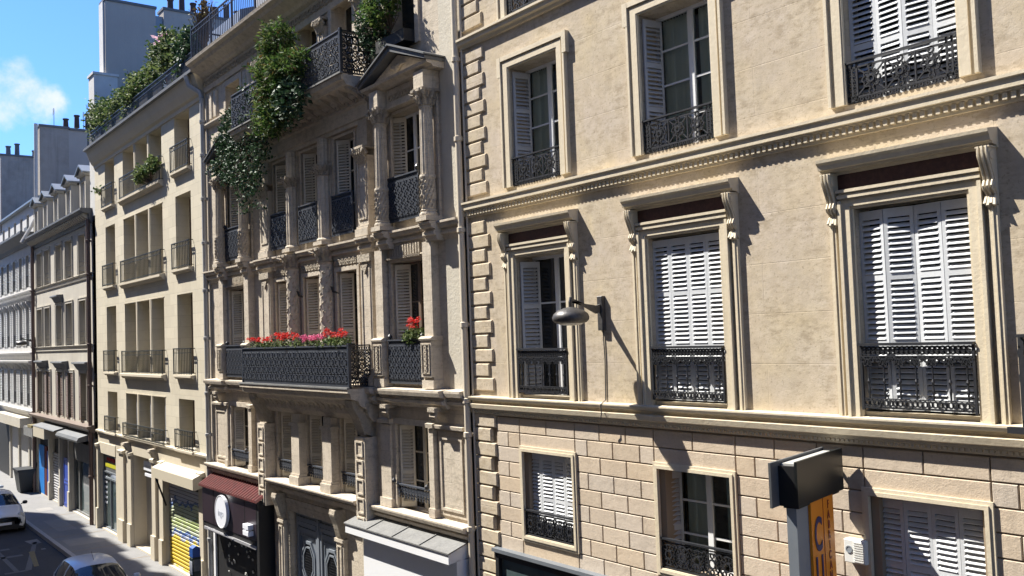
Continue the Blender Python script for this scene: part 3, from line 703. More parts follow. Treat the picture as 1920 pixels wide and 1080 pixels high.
# ---- street lamps
def lamp(X, Z, s, label, cable=True):
    t = thing('street_lamp', label, 'street lamp', (X, 0, Z), 'wall lamps over the street')
    MB().cbox(X-.055, X+.055, Z-.27, Z+.24, -.07, .0, .008).build('wall_plate', 'lamp_dark', t)
    arm = MB(); arm.prism([(-.07, Z+.02), (-.14, Z-.02), (-.40, Z+.10), (-.60, Z+.205), (-.64, Z+.20), (-.64, Z+.16), (-.58, Z+.17), (-.38, Z+.13), (-.14, Z+.10), (-.07, Z+.12)], X-.022, X+.022, 'x')
    arm.tube([(X, -.62, Z+.22), (X, -.64, Z+.16), (X, -.64, Z+.06)], .028, 8); arm.build('arm', 'lamp_dark', t)
    prof = [(.03, Z+.085), (.10, Z+.07), (.19, Z+.035), (.25, Z-.015), (.272, Z-.065), (.265, Z-.105), (.23, Z-.14), (.19, Z-.155)]
    hd = MB().lathe(prof, X, -.64, 28).build('lamp_head', 'lamp_dark', t, smooth=True)
    MB().lathe([(.188, Z-.150), (.15, Z-.175), (.05, Z-.185)], X, -.64, 20).build('glass', 'lamp_glass', t, smooth=True)
    if cable: MB().tube([(X, -.015, Z-.27), (X+.015, -.012, Z-.7), (X-.005, -.012, Z-1.30), (X+.02, -.14, Z-1.36), (X+.03, -.14, Z-1.5), (X-.01, -.13, Z-1.58)], .009, 5).build('cable', 'lamp_dark', t)
    return t
lamp(-10.18, .28, 1, 'dark mushroom shaped wall lamp on a short arm between the first two tall windows')
lamp(-53.0, .50, 1, 'small dark wall lamp far down the street on the edge of the white building', False)

# ---- projecting shop sign
sg = thing('shop_sign', 'tall orange sign with blue letters under a black lamp box', 'sign', (-6.2, -.1, -1.9))
ang = radians(13); dv = Vector((sin(ang), -cos(ang), 0)); nv = Vector((cos(ang), sin(ang), 0))     # outward along the sign; its face normal (towards +X)
def slab(x_a, x_b, n0, n1, z0, z1, z0b=None, z1b=None):
    """a board: x_a..x_b along the sign from the wall, n0..n1 across it"""
    O = Vector((-6.22, -.08, 0)); z0b = z0 if z0b is None else z0b; z1b = z1 if z1b is None else z1b
    P = []
    for (u, n) in ((x_a, n0), (x_b, n0), (x_b, n1), (x_a, n1)):
        p = O+dv*u+nv*n; P.append((p.x, p.y, z0 if u == x_a else z0b))
    for (u, n) in ((x_a, n0), (x_b, n0), (x_b, n1), (x_a, n1)):
        p = O+dv*u+nv*n; P.append((p.x, p.y, z1 if u == x_a else z1b))
    return P, [(0,1,5,4),(1,2,6,5),(2,3,7,6),(3,0,4,7),(4,5,6,7),(3,2,1,0)]
def sl_(*a): return MB().add(*slab(*a))
SB, SH = -1.89, -1.425
sl_(.0, 1.28, -.03, .0, SB, SH).build('lamp_box_panel', 'black_matt', sg).data.materials[0] = mat('panel_black', (.011, .013, .013), .38, spec=.35, noise=(4, .5, (.022, .025, .024)))
sl_(.0, 1.44, -.24, -.215, SB, SH).build('lamp_box_panel', 'lead_dark', sg)
sl_(.06, 1.2, -.20, -.035, SH-.06, SH-.03).build('lamp_box_top', 'lamp_glass', sg)
sl_(.0, .05, -.215, -.03, SB+.05, SH-.02).build('lamp_box_end', 'black_matt', sg)
sl_(1.22, 1.26, -.215, -.03, SB, SH-.05).build('lamp_box_end', 'black_matt', sg)
sl_(.06, 1.2, -.20, -.035, SB-.03, SB+.01).build('lamp_box_base', 'black_matt', sg)
sl_(.55, 1.20, -.17, -.062, -5.2, SB-.03).build('post', 'post_grey', sg)
bd = sl_(.27, .90, -.06, -.03, -5.0, SB-.0).build('orange_board', 'orange_sign', sg)
sl_(.565, .575, -.03, -.026, -5.0, SB).build('board_joint', 'ink_red', bd)
for z in (-1.62, -3.4): sl_(-.12, .32, -.14, -.11, z-.02, z+.02).build('wall_bracket', 'black_matt', sg)
def text(body, size, pos, right, upv, m, parent, name='lettering', ext=.002, sx=1, gap=.8):
    cu = bpy.data.curves.new(name, 'FONT'); cu.body = body; cu.size = size; cu.extrude = ext; cu.align_x = 'CENTER'; cu.align_y = 'TOP'; cu.space_line = gap; cu.offset = size*.018
    tmp = bpy.data.objects.new(name, cu); COL.objects.link(tmp); bpy.context.view_layer.update()
    me = bpy.data.meshes.new_from_object(tmp.evaluated_get(bpy.context.evaluated_depsgraph_get())); bpy.data.objects.remove(tmp); me.materials.clear(); me.materials.append(MATS[m])
    o = bpy.data.objects.new(name, me); COL.objects.link(o); o.parent = parent
    R = Vector(right).normalized(); U = Vector(upv).normalized(); Nn = R.cross(U)
    mm = Matrix((R*sx, U, Nn)).transposed().to_4x4(); mm.translation = Vector(pos)-ORG; o.matrix_local = mm
    return o
fpt = lambda u, z, n=-.024: tuple(Vector((-6.22, -.08, z))+dv*u+nv*n)
def tface(body, size, u, z, m, **k): return text(body, size, fpt(u, z), tuple(-dv), (0, 0, 1), m, bd, **k)
tface('C\nU\nI\nR', .50, .735, -2.03, 'ink_blue', gap=.82, sx=.62)
tface('F\nA\nB\nR\nI\nC\nA\nN\nT', .125, .43, -1.93, 'ink_red', gap=.88, sx=.8)
tface('P', .42, .40, -2.80, 'ink_blue', sx=.7)
# ================================================================== ornate building
orn = thing('ornate_building', 'weathered ornate building with columns, pediments and a long iron balcony of red flowers', 'building', (-20.2, 0, GZ))
CX = -20.05
MIDX = [(-22.15, -21.25), (-20.5, -19.55), (-18.75, -17.80)]
LW, RW = (-25.35, -24.1), (-16.33, -15.10)
XL2, XR2 = -27.10, -13.76
O3, O2, O1 = (2.33, 4.5), (-.87, 1.52), (-3.40, -1.70)
ops = [(a, c, *z) for a, c in MIDX+[LW, RW] for z in (O3, O2, O1)]
ops += [(-25.3, -24.25, 5.75, 7.25), (-22.2, -21.2, 5.45, 7.55), (-20.5, -19.45, 5.45, 7.55), (-18.7, -17.7, 5.45, 7.55), (-16.3, -15.15, 5.72, 7.4), (-21.75, -19.05, -7.2, -4.12)]
MB().wall(XL2, XR2, -7.3, 8.1, 0, .45, ops).build('wall', 'weathered_stone', orn)
MB().box(XL2, XR2, 1.2, 9, -7.3, 8.1).build('body', 'weathered_stone', orn)
# lighter render strip at the right of the facade
MB().box(-14.35, -13.77, -.02, .004, 2.12, 8.05).build('render_strip', 'grey_render', orn)
MB().box(-14.35, -13.77, -.02, .004, -1.0, 1.84).build('render_strip', 'grey_render', orn)
# string courses
P_ = [(0.01,1.78),(-.03,1.80),(-.045,1.88),(-.10,1.90),(-.10,1.96),(-.06,1.975),(-.06,2.0),(-.15,2.03),(-.16,2.09),(-.19,2.10),(-.19,2.14),(0.01,2.16)]
molding(XL2, XR2, P_, 'upper_course', 'weathered_stone', orn)
molding(-23.05, -22.0, [(y-.07 if y < 0 else y, z) for y, z in P_], 'upper_course', 'weathered_stone', orn)
molding(-17.50, -16.92, [(y-.07 if y < 0 else y, z) for y, z in P_], 'upper_course', 'weathered_stone', orn)
for c in (-25.5, -23.75, -16.35, -14.58): molding(c-.20, c+.20, [(y-.15 if y < 0 else y, z) for y, z in P_], 'upper_course', 'weathered_stone', orn)
P_ = [(0.01,-1.34),(-.04,-1.33),(-.06,-1.27),(-.14,-1.24),(-.15,-1.19),(-.09,-1.17),(-.09,-1.13),(-.20,-1.10),(-.22,-1.03),(-.22,-.99),(0.01,-.96)]
molding(XL2, XR2, P_, 'lower_course', 'weathered_stone', orn)
for a, c in ((-26.6, -25.35), (-17.5, -16.9), (-16.6, -14.3)): molding(a, c, [(y-.10 if y < 0 else y, z+.002) for y, z in P_], 'lower_course', 'weathered_stone', orn)
P_ = [(0.01,-3.72),(-.05,-3.71),(-.07,-3.62),(-.14,-3.60),(-.14,-3.55),(-.10,-3.53),(-.22,-3.48),(-.24,-3.42),(-.24,-3.39),(0.01,-3.37)]
for a, c in ((XL2, -22.9), (-17.15, XR2)): molding(a, c, P_, 'sill_course', 'weathered_stone', orn)
molding(-22.35, -17.65, [(y*1.5 if y < 0 else y, z+.03) for y, z in P_], 'sill_course', 'weathered_stone', orn)

def capital(b, x, y, z0, z1, r, n=9):
    b.lathe([(r, z0), (r*1.15, z0+.02), (r*1.02, z0+.04), (r*1.1, z0+(z1-z0)*.5), (r*1.45, z1-.06), (r*1.5, z1-.05), (r*1.5, z1)], x, y, 12)
    for k in range(n):
        for lev in (0, 1):
            a = 2*pi*(k+.5*lev)/n; zz = z0+.03+(z1-z0)*.42*lev; rr = r*(1.05+.15*lev); hh = (z1-z0)*.45
            b.tube([(x+rr*cos(a), y+rr*sin(a), zz), (x+(rr+.03)*cos(a), y+(rr+.03)*sin(a), zz+hh*.7), (x+(rr+.085)*cos(a), y+(rr+.085)*sin(a), zz+hh), (x+(rr+.08)*cos(a), y+(rr+.08)*sin(a), zz+hh*.72)], [.035, .036, .028, .012], 5)
    for sx in (-1, 1): b.tube([(x+sx*r*1.35, y-r*1.1, z1-.10), (x+sx*r*1.7, y-r*1.45, z1-.07), (x+sx*r*1.6, y-r*1.3, z1-.13)], [.04, .045, .02], 6)
def column(x, y, z0, z1, r=.135):
    b = MB(); b.box(x-r*1.35, x+r*1.35, y-r*1.35, .02, z0, z0+.09)
    b.lathe([(r*1.28, z0+.09), (r*1.32, z0+.12), (r*1.28, z0+.15), (r*1.08, z0+.17), (r*1.2, z0+.20), (r*1.05, z0+.22)], x, y, 14)
    b.lathe([(r, z0+.22), (r*1.12, z0+.5), (r*1.05, z0+.80)], x, y, 14); b.lathe([(r*1.12, z0+.80), (r*1.18, z0+.83), (r*1.12, z0+.87)], x, y, 14)
    b.lathe([(r*.98, z0+.87), (r*.92, z1-.34), (r*.88, z1-.32)], x, y, 28, rib=.10); b.lathe([(r*.98, z1-.34), (r*1.02, z1-.32), (r*.98, z1-.30)], x, y, 14)
    b.build('column', 'weathered_stone', orn)
    c = MB()
    for k in range(7):        # carved drum
        for j in range(6):
            a = -pi+pi*(k+.5*(j % 2))/6.5; zz = z0+.28+j*.09
            c.tube([(x+r*1.06*cos(a), y+r*1.06*sin(a), zz-.04), (x+r*1.17*cos(a+.1), y+r*1.17*sin(a+.1), zz), (x+r*1.06*cos(a+.25), y+r*1.06*sin(a+.25), zz+.045)], [.008, .015, .006], 4)
    c.build('carved_drum', 'carved_stone', orn)
    c = MB(); capital(c, x, y, z1-.30, z1, r); c.box(x-r*1.5, x+r*1.5, y-r*1.5, .02, z1-.03, z1+.02); c.build('capital', 'carved_stone', orn)
def aedicule(c, w1=(-16.33, -15.10)):
    L, R = c-.86, c+.87; y = -.20
    for x in (L, R): column(x, y, 2.16, 4.62)
    # responds behind the columns
    for x in (L, R): MB().box(x-.14, x+.14, -.05, .01, 2.16, 4.62).build('respond', 'weathered_stone', orn)
    b = MB()
    b.box(L-.18, R+.18, -.14, .01, 4.62, 4.98)
    for x in (L, R): b.box(x-.17, x+.17, y-.15, -.14, 4.64, 4.985)
    b.prism([(0.01,4.98),(-.26,4.985),(-.29,5.02),(-.34,5.04),(-.40,5.05),(-.42,5.10),(0.01,5.12)], L-.40, R+.40, 'x')
    b.prism([(.0,4.57),(-.18,4.585),(-.19,4.62),(.0,4.635)], L+.19, R-.19, 'x')
    b.build('entablature', 'weathered_stone', orn)
    b = MB(); hw = (R-L)/2+.42; ap = 5.66
    b.prism([(c-hw+.12, 5.12), (c+hw-.12, 5.12), (c, ap-.13)], -.26, .0, 'y')
    b.build('pediment', 'weathered_stone', orn)
    b = MB()
    for sx in (-1, 1):
        q = [(c+sx*hw, 5.10), (c+sx*hw, 5.17), (c, ap+.02), (c, ap-.09)]
        b.prism(q if sx > 0 else q[::-1], -.46, .0, 'y')
        q = [(c+sx*(hw+.03), 5.17), (c+sx*(hw+.03), 5.20), (c, ap+.06), (c, ap+.025)]
        b.prism(q if sx > 0 else q[::-1], -.50, .0, 'y')
    b.build('pediment_moulding', 'lead_dark', orn)
    b = MB()
    for k in range(5): b.tube([(c, -.27, 5.2), (c+.08*(k-2), -.30, 5.30), (c+.15*(k-2), -.28, 5.36-.03*abs(k-2))], [.03, .035, .012], 5)
    for k in range(9): b.ring(L+.35+k*(R-L-.7)/8, 4.80, .07, .028, -.165, -.13, 7)
    b.build('carving', 'carved_stone', orn)
aedicule(-15.47); aedicule(-24.63)
# centre part of the third row: pilasters, half columns, entablature, balcony over it
def pilaster(x0, x1, z0, z1, y, m='weathered_stone', cap=True, panel=True):
    b = MB(); b.box(x0-.05, x1+.05, y-.06, .01, z0, z0+.16); b.box(x0-.025, x1+.025, y-.03, .01, z0+.16, z0+.22); b.box(x0, x1, y, .01, z0+.22, z1)
    if panel: b.frame(x0+.05, x1-.05, z0+.35, z1-.12, .035, y-.02, y)
    o = b.build('pilaster', m, orn)
    if cap:
        c = MB(); n = 5
        for k in range(n):
            x = x0+(x1-x0)*(k+.5)/n
            c.tube([(x, y, z1-.12), (x, y-.05, z1+.03), (x, y-.13, z1+.10), (x, y-.11, z1+.02)], [.05, .05, .04, .015], 6)
        for sx in (x0-.02, x1+.02): c.tube([(sx, y-.02, z1+.02), (sx, y-.12, z1+.14), (sx, y-.14, z1+.05)], [.05, .05, .02], 6)
        c.box(x0-.05, x1+.05, y-.13, .01, z1+.14, z1+.19); c.build('capital', 'carved_stone', orn)
    return o
for a, c in ((-22.72, -22.22), (-17.45, -17.0)): pilaster(a, c, 2.16, 3.85, -.16); MB().box(a+.03, c-.03, -.13, .01, 4.04, 4.62).build('strip', 'carved_stone', orn)
for a in (-20.88, -19.15):
    b = MB(); r = .17; x = a
    b.box(x-.22, x+.22, -.30, .01, 2.16, 2.24); b.lathe([(r*1.25, 2.24), (r*1.28, 2.28), (r*1.05, 2.32)], x, -.08, 14)
    b.lathe([(r, 2.32), (r, 3.75)], x, -.08, 24, rib=.09); b.lathe([(r*.9, 3.95), (r*.9, 4.58)], x, -.08, 24, rib=.09); b.box(x-.20, x+.20, -.03, .01, 2.16, 4.62)
    b.build('half_column', 'weathered_stone', orn)
    c = MB(); capital(c, x, -.08, 3.72, 3.96, r*.98); c.build('capital', 'carved_stone', orn)
MB().prism([(0.01,4.58),(-.10,4.58),(-.10,4.66),(-.14,4.68),(-.14,4.95),(-.20,4.98),(-.20,5.04),(-.34,5.12),(-.36,5.20),(-.62,5.26),(-.66,5.34),(-.72,5.36),(-.74,5.46),(.01,5.48)], -23.2, -16.95, 'x').build('balcony', 'weathered_stone', orn)
up_bal = bpy.data.objects['balcony.001'] if 'balcony.001' in bpy.data.objects else bpy.data.objects['balcony']
b = MB(); x = -23.0
while x < -17.1: b.prism([(-.15,4.99),(-.56,5.20),(-.58,5.25),(-.15,5.25)], x, x+.13, 'x'); b.ring(x+.28, 5.07, .08, .03, -.28, -.22, 6); x += .42
b.build('modillions', 'carved_stone', up_bal)
MB().prism([(-.70,5.465),(-.78,5.465),(-.78,5.50),(-.70,5.50)], -23.25, -16.90, 'x').build('slab_edge', 'canopy_grey', up_bal)
lattice(-23.1, -17.0, 5.50, 6.40, -.70, .17, rnd=.02).build('railing', 'iron_cast', up_bal)
side_lattice(-17.0, -.70, -.02, 5.50, 6.40, .15, .015).build('railing', 'iron_black', up_bal); side_lattice(-23.1, -.70, -.02, 5.50, 6.40, .15, .015).build('railing', 'iron_black', up_bal)
MB().box(-17.03, -16.97, -.73, -.67, 5.50, 6.44).build('corner_post', 'iron_black', up_bal)
# fourth row surrounds
for i, (a, c, z0, z1) in enumerate(ops[-6:-1]):
    b = MB(); b.frame(a-.14, c+.14, z0, z1+.14, .14, -.05, .01, bottom=False); wn = b.build('window', 'weathered_stone', orn)
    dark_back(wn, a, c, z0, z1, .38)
    if i in (1, 2, 3): sash(wn, a, c, z0, z1, .30, 3, m='shutter_cream', room=False)
for x in (-22.75, -20.85, -19.1, -17.25):
    pilaster(x-.17, x+.17, 5.5, 7.15, -.10, cap=True)
for x0 in (-26.6, -26.25, -24.0, -23.7, -23.4, -14.9):       # fluted panels beside the upper windows
    MB().cbox(x0, x0+.25, 6.55, 7.35, -.07, .01, .03).build('fluted_panel', 'weathered_stone', orn)
molding(XL2, -23.3, [(0.01,6.36),(-.08,6.38),(-.12,6.44),(-.12,6.48),(.01,6.5)], 'upper_course', 'weathered_stone', orn)
# top cornice and rail
cn = MB().prism([(.01,7.45),(-.05,7.46),(-.07,7.55),(-.07,7.85),(-.16,7.90),(-.22,7.97),(-.45,8.08),(-.48,8.16),(-.58,8.20),(-.60,8.28),(.4,8.30)], XL2+.1, XR2, 'x').build('cornice', 'weathered_stone', orn)
b = MB(); x = XL2+.2
while x < XR2-.2: b.ring(x, 7.70, .09, .03, -.105, -.06, 6); b.ring(x+.12, 7.64, .05, .02, -.10, -.06, 6); x += .24
b.build('frieze', 'carved_stone', cn)
b = bars(-26.7, -13.9, 8.30, 9.20, -.50, .13)
for k in range(9): xx = -26.7+k*1.6; b.box(xx-.02, xx+.02, -.52, -.48, 8.3, 9.32)
b.build('top_railing', 'iron_black', cn)
b = MB(); b.box(-26.72, -26.68, -.5, 1.2, 9.16, 9.20)
for k in range(12): b.box(-26.71, -26.69, -.5+k*.14, -.484+k*.14, 8.3, 9.17)
b.build('top_railing', 'iron_black', cn)
MB().prism([(.9,8.28),(1.6,10.6),(4,11.2),(8.9,11.2),(8.9,8.28)], XL2+.2, XR2, 'x').build('roof', 'lead_dark', orn)
# third and second rows: windows with shutters ajar and cast panels
sh3 = shutter_mesh(.33, 2.1, 'shutter_cream', rails=(.38,), pitch=.062); sh2 = shutter_mesh(.33, 2.3, 'shutter_cream', rails=(.45,), pitch=.062); sh1 = shutter_mesh(.31, 1.62, 'shutter_cream', rails=(.42,), pitch=.06)
pan3 = {}
for row, (z0, z1), she, ztop in ((3, O3, sh3, 3.22), (2, O2, sh2, -.02), (1, O1, sh1, -2.88)):
    for j, (a, c) in enumerate([LW]+MIDX+[RW]):
        side = j in (0, 4)
        b = MB()
        if row == 2: b.frame(a-.10, c+.10, z0, z1+.10, .10, -.05, .01, bottom=False)
        elif row == 1: b.frame(a-.12, c+.12, z0, z1+.12, .12, -.06, .01, bottom=False)
        else: b.frame(a-.06, c+.06, z0, z1+.06, .06, -.03, .01, bottom=False)
        wn = b.build('window', 'weathered_stone', orn)
        sash(wn, a, c, z0, z1, .24, 3, m='sash_white' if (side and row == 3) else ('sash_brown' if row == 2 else 'shutter_cream'), mid=True, room=False)
        ys = .20; an = radians(14 if side else 16)
        inst(she, 'shutter', wn, (a+.03, .03, z0+.05), radians(42 if side else 38))
        if row == 3: g_ = lattice(a-.02, c+.02, z0-.02, ztop, -.10, .12)
        elif row == 2:
            g_ = lattice(a-.02, c+.02, z0-.02, ztop, -.14, .105) if side else None
        else:
            g_ = MB(); g_.box(a-.02, c+.02, -.06, .0, ztop-.03, ztop); x = a+.04
            for x_ in range(int((c-a)/.11)): g_.ring(a+.06+x_*.11, ztop-.10, .055, .02, -.045, -.02, 8); g_.ring(a+.06+x_*.11, ztop-.10, .022, .02, -.05, -.02, 6); g_.ring(a+.06+x_*.11, ztop-.20, .035, .016, -.045, -.02, 7); g_.ring(a+.06+x_*.11, ztop-.255, .02, .018, -.045, -.02, 6)
            g_.box(a-.02, c+.02, -.045, -.02, ztop-.165, ztop-.15)
        if g_:
            go = g_.build('railing', 'iron_cast', wn)
            if row > 1: yy_ = -.075 if row == 3 else -.115; MB().box(a, c, yy_, yy_+.004, z0, ztop-.03).build('shade_sheet', 'black_matt', go)  # added black sheet paints the shade behind the cast panel
            if side:
                k = MB()
                for sx in (a+.0, c-.0): k.lathe([(.02, ztop), (.045, ztop+.03), (.045, ztop+.07), (.015, ztop+.11)], sx, -.12, 8)
                k.build('finials', 'iron_black', go)
        if row != 3:
            pass
# second row decoration
for a, c in MIDX:
    b = MB(); b.box(a-.12, c+.12, -.03, .01, 1.62, 1.84)
    n = int((c-a+.1)/.085)
    for k in range(n):
        x = a-.05+k*.085+.04
        b.ring(x, 1.73+.03*(-1)**k, .052, .024, -.07, -.025, 6); b.ring(x, 1.73-.05*(-1)**k, .03, .018, -.06, -.025, 6)
    b.build('carved_lintel', 'carved_stone', orn)
for a, c in (LW, RW):
    b = MB(); b.box(a-.1, c+.1, -.05, .01, 1.62, 1.80)
    n = 12
    for k in range(n): b.box(a+.02+(c-a-.04)*k/n, a+.02+(c-a-.04)*(k+.55)/n, -.09, -.04, 1.64, 1.84)
    b.prism([(.01,1.56),(-.10,1.565),(-.12,1.60),(-.10,1.625),(.01,1.63)], a-.12, c+.12, 'x')
    for k in range(16): b.ring(a+.03+(c-a-.06)*k/15, 1.60, .03, .012, -.135, -.11, 6)
    b.build('fluted_lintel', 'carved_stone', orn)
for x in (-20.90, -19.12):
    b = MB(); b.lathe([(.21, -.96), (.21, -.8), (.18, -.75), (.175, 1.72), (.20, 1.76)], x, -.10, 18); b.build('half_column', 'weathered_stone', orn)
    c = MB()
    for k in range(150):
        z = -.7+k*.016; a = -pi/2+1.5*sin(k*2.399); 
        c.tube([(x+.172*cos(a), -.10+.172*sin(a), z-.03), (x+.182*cos(a+.12), -.10+.182*sin(a+.12), z), (x+.172*cos(a+.3), -.10+.172*sin(a+.3), z+.035)], [.008, .018, .006], 4)
    capital(c, x, -.10, 1.76, 2.08, .185, 8); c.build('carved_shaft', 'carved_stone', orn)
    c = MB(); c.tube([(x+.36, .0, 1.05), (x+.36, -.14, 1.10), (x+.36, -.17, 1.2), (x+.36, -.13, 1.16)], [.02, .03, .035, .02], 6); c.build('bracket', 'iron_black', orn)
for a, c in ((-22.78, -22.25), (-17.45, -16.98)):
    pilaster(a, c, -.96, 1.62, -.14, cap=False)
    b = MB(); b.prism([((a+c)/2-.13, 1.56), ((a+c)/2, 1.36), ((a+c)/2+.13, 1.56)], -.18, -.135, 'y'); b.box(a-.03, c+.03, -.20, .01, 1.62, 1.78); b.build('bracket', 'carved_stone', orn)
for s_, w_ in ((-1, LW), (1, RW)):
    for x in (w_[0]-.30, w_[1]+.32):
        pilaster(x-.15, x+.15, -.96, 1.80, -.17, cap=False, panel=False)
        b = MB(); b.box(x-.18, x+.18, -.25, .01, -.74, -.06); b.prism([(.01,-.06),(-.27,-.055),(-.28,-.02),(-.22,.02),(.01,.03)], x-.21, x+.21, 'x')
        b.build('pedestal', 'weathered_stone', orn)
        b = MB(); b.frame(x-.14, x+.14, -.68, -.12, .022, -.27, -.25)
        for k in range(6): b.ring(x, -.62+k*.085, .05, .03, -.275, -.245, 6)
        b.build('carved_panel', 'carved_stone', orn)
# long balcony of the second row
lb = MB().prism([(.01,-1.72),(-.12,-1.70),(-.22,-1.58),(-.25,-1.45),(-.42,-1.34),(-.46,-1.26),(-.62,-1.20),(-.64,-1.10),(-.70,-1.08),(-.70,-1.00),(.01,-.99)], -22.98, -17.1, 'x').build('balcony', 'weathered_stone', orn)
b = MB(); x = -22.7
while x < -17.4:
    b.tube([(x, -.26, -1.40), (x+.12, -.40, -1.33), (x+.10, -.30, -1.50)], [.03, .04, .01], 5); x += .26
for x in (-22.65, -17.40):
    b.prism([(.01,-1.25),(-.55,-1.25),(-.50,-1.42),(-.36,-1.56),(-.28,-1.72),(-.24,-1.95),(.01,-2.05)], x-.17, x+.17, 'x')
    for k in range(5): b.tube([(x-.14+.07*k, -.50, -1.38), (x-.14+.07*k, -.33, -1.66), (x-.14+.07*k, -.24, -1.98)], [.03, .045, .02], 5)
b.build('corbels', 'carved_stone', lb)
MB().prism([(-.66,-1.0),(-.72,-1.0),(-.72,-.965),(-.66,-.965)], -23.0, -17.08, 'x').build('slab_edge', 'canopy_grey', lb)
lattice(-22.9, -17.15, -.965, -.10, -.62, .15, rnd=.004).build('railing', 'iron_cast', lb); MB().box(-22.88, -17.17, -.60, -.595, -.96, -.13).build('shade_sheet', 'black_matt', lb)  # black sheet added to paint the shaded balcony interior behind the lattice
side_lattice(-17.15, -.62, -.02, -.965, -.10, .13, .012).build('railing', 'iron_black', lb); side_lattice(-22.9, -.62, -.02, -.965, -.10, .13, .012).build('railing', 'iron_black', lb)
b = MB()
for x in (-22.9, -17.15): b.box(x-.03, x+.03, -.65, -.59, -.99, -.06)
b.build('corner_posts', 'iron_blue', lb)
# first row piers and panels
for a, c in ((-22.88, -22.42), (-17.62, -17.18)):
    b = MB(); b.box(a, c, -.30, .01, -4.05, -2.02)
    for k in range(5): b.frame(a+.07, c-.07, -3.98+k*.39, -3.66+k*.39, .035, -.325, -.30)
    b.build('panelled_pier', 'weathered_stone', orn)
for a, c in ((-20.95, -20.52), (-19.28, -18.85)):
    b = MB(); b.box(a-.04, c+.04, -.30, .01, -3.35, -3.16); b.box(a-.02, c+.02, -.27, .01, -3.16, -3.1); b.box(a, c, -.24, .01, -3.1, -1.98); b.box(a-.04, c+.04, -.28, .01, -1.98, -1.9); b.box(a+.03, c-.03, -.22, .01, -1.9, -1.7); b.build('pier', 'weathered_stone', orn)
for a, c in ((-26.6, -25.75), (-14.75, -13.95)):
    b = MB(); b.box(a-.04, c+.04, -.03, .01, -3.3, -1.75); b.frame(a+.03, c-.03, -3.2, -1.85, .05, -.055, -.03); b.prism([(.01,-1.72),(-.12,-1.70),(-.13,-1.64),(.01,-1.62)], a-.1, c+.1, 'x'); b.build('wall_panel', 'weathered_stone', orn)
for a, c in ((-25.65, -25.5), (-23.95, -23.75), (-16.85, -16.45), (-15.0, -14.85)):
    b = MB(); b.box(a-.03, c+.03, -.14, .01, -3.37, -3.2); b.box(a, c, -.11, .01, -3.2, -1.72); b.prism([(.01,-1.72),(-.15,-1.70),(-.16,-1.62),(.01,-1.60)], a-.05, c+.05, 'x'); b.build('pilaster', 'weathered_stone', orn)
for x in (-26.0, -17.2, -16.4, -14.6):
    c = MB(); c.box(x-.12, x+.12, -.3, .01, -1.38, -1.30)
    for k in range(5): c.tube([(x-.08+.04*k, -.22, -1.36), (x-.08+.04*k, -.25, -1.46), (x-.04+.02*k, -.16, -1.60)], [.03, .035, .01], 5)
    c.build('corbel', 'carved_stone', orn)
# ---- street door
dr = MB().box(-21.75, -19.05, .20, .26, -7.2, -4.12).build('door', 'door_grey', orn)
for a, c in ((-21.62, -20.45), (-20.35, -19.18)):
    b = MB(); b.frame(a, c, -7.15, -4.25, .10, .14, .205); b.box(a+.1, c-.1, .16, .205, -4.62, -4.5); b.box(a+.1, c-.1, .16, .205, -6.1, -5.98); b.box(a+.05, c-.05, .12, .205, -4.45, -4.35)
    b.frame(a+.15, c-.15, -5.92, -4.68, .03, .175, .205)
    cx = (a+c)/2; zc = -5.30
    for r, t in ((.46, .06), (.345, .035)): 
        k0 = len(b.v); b.ring(cx, zc, 1, t/r, .15, .20, 8, pi/8, pi/8+2*pi-1e-9)
        for q in range(k0, len(b.v)): vx, vy, vz = b.v[q]; b.v[q] = (cx+(vx-cx)*r*.86, vy, zc+(vz-zc)*r*1.2)
    b.build('door_leaf', 'door_grey', dr)
    b = MB()
    for i in range(-4, 5):
        for j in range(-6, 7):
            if abs(i)*1.0+abs(j)*.72 < 6.4: b.ring(cx+i*.062, zc+j*.062, .036, .010, .17, .185, 6)
    b.build('grille', 'iron_black', dr)
    b = MB(); b.prism([(cx+.29*cos(pi/8+k*pi/4), zc+.41*sin(pi/8+k*pi/4)) for k in range(8)], .186, .197, 'y'); b.build('grille_backing', 'black_matt', dr)
MB().box(-20.45, -20.35, .12, .21, -7.15, -4.2).build('door_leaf', 'door_grey', dr)
for x in (-22.0, -18.82):
    b = MB(); b.box(x-.17, x+.17, -.10, .01, -7.15, -4.35); b.frame(x-.10, x+.10, -6.9, -4.5, .03, -.125, -.10); b.box(x-.2, x+.2, -.14, .01, -4.42, -4.35); b.build('pilaster', 'weathered_stone', orn)
    c = MB(); P = [(0,-3.70),(-.27,-3.70),(-.29,-3.80),(-.25,-3.92),(-.17,-4.05),(-.14,-4.22),(-.11,-4.36),(0,-4.42)]
    c.prism(P, x-.13, x+.13, 'x')
    for k in range(7): c.tube([(x-.10+.033*k, -.27, -3.82), (x-.1+.033*k, -.19, -4.02), (x-.1+.033*k, -.13, -4.3)], [.02, .028, .012], 5)
    c.build('corbel', 'carved_stone', orn)
b = MB(); b.prism([(.01,-3.80),(-.06,-3.80),(-.06,-3.90),(-.03,-3.92),(-.03,-4.02),(.01,-4.03)], -21.8, -19.0, 'x'); b.box(-20.48, -20.32, -.02, .0, -4.12, -4.03); b.build('door_head', 'weathered_stone', orn)
b = MB()
for sx in (-21.70, -19.10):
    for k in range(26): b.ring(sx, -7+k*.11, .045, .022, -.03, .0, 6)
b.build('door_bead', 'carved_stone', orn)
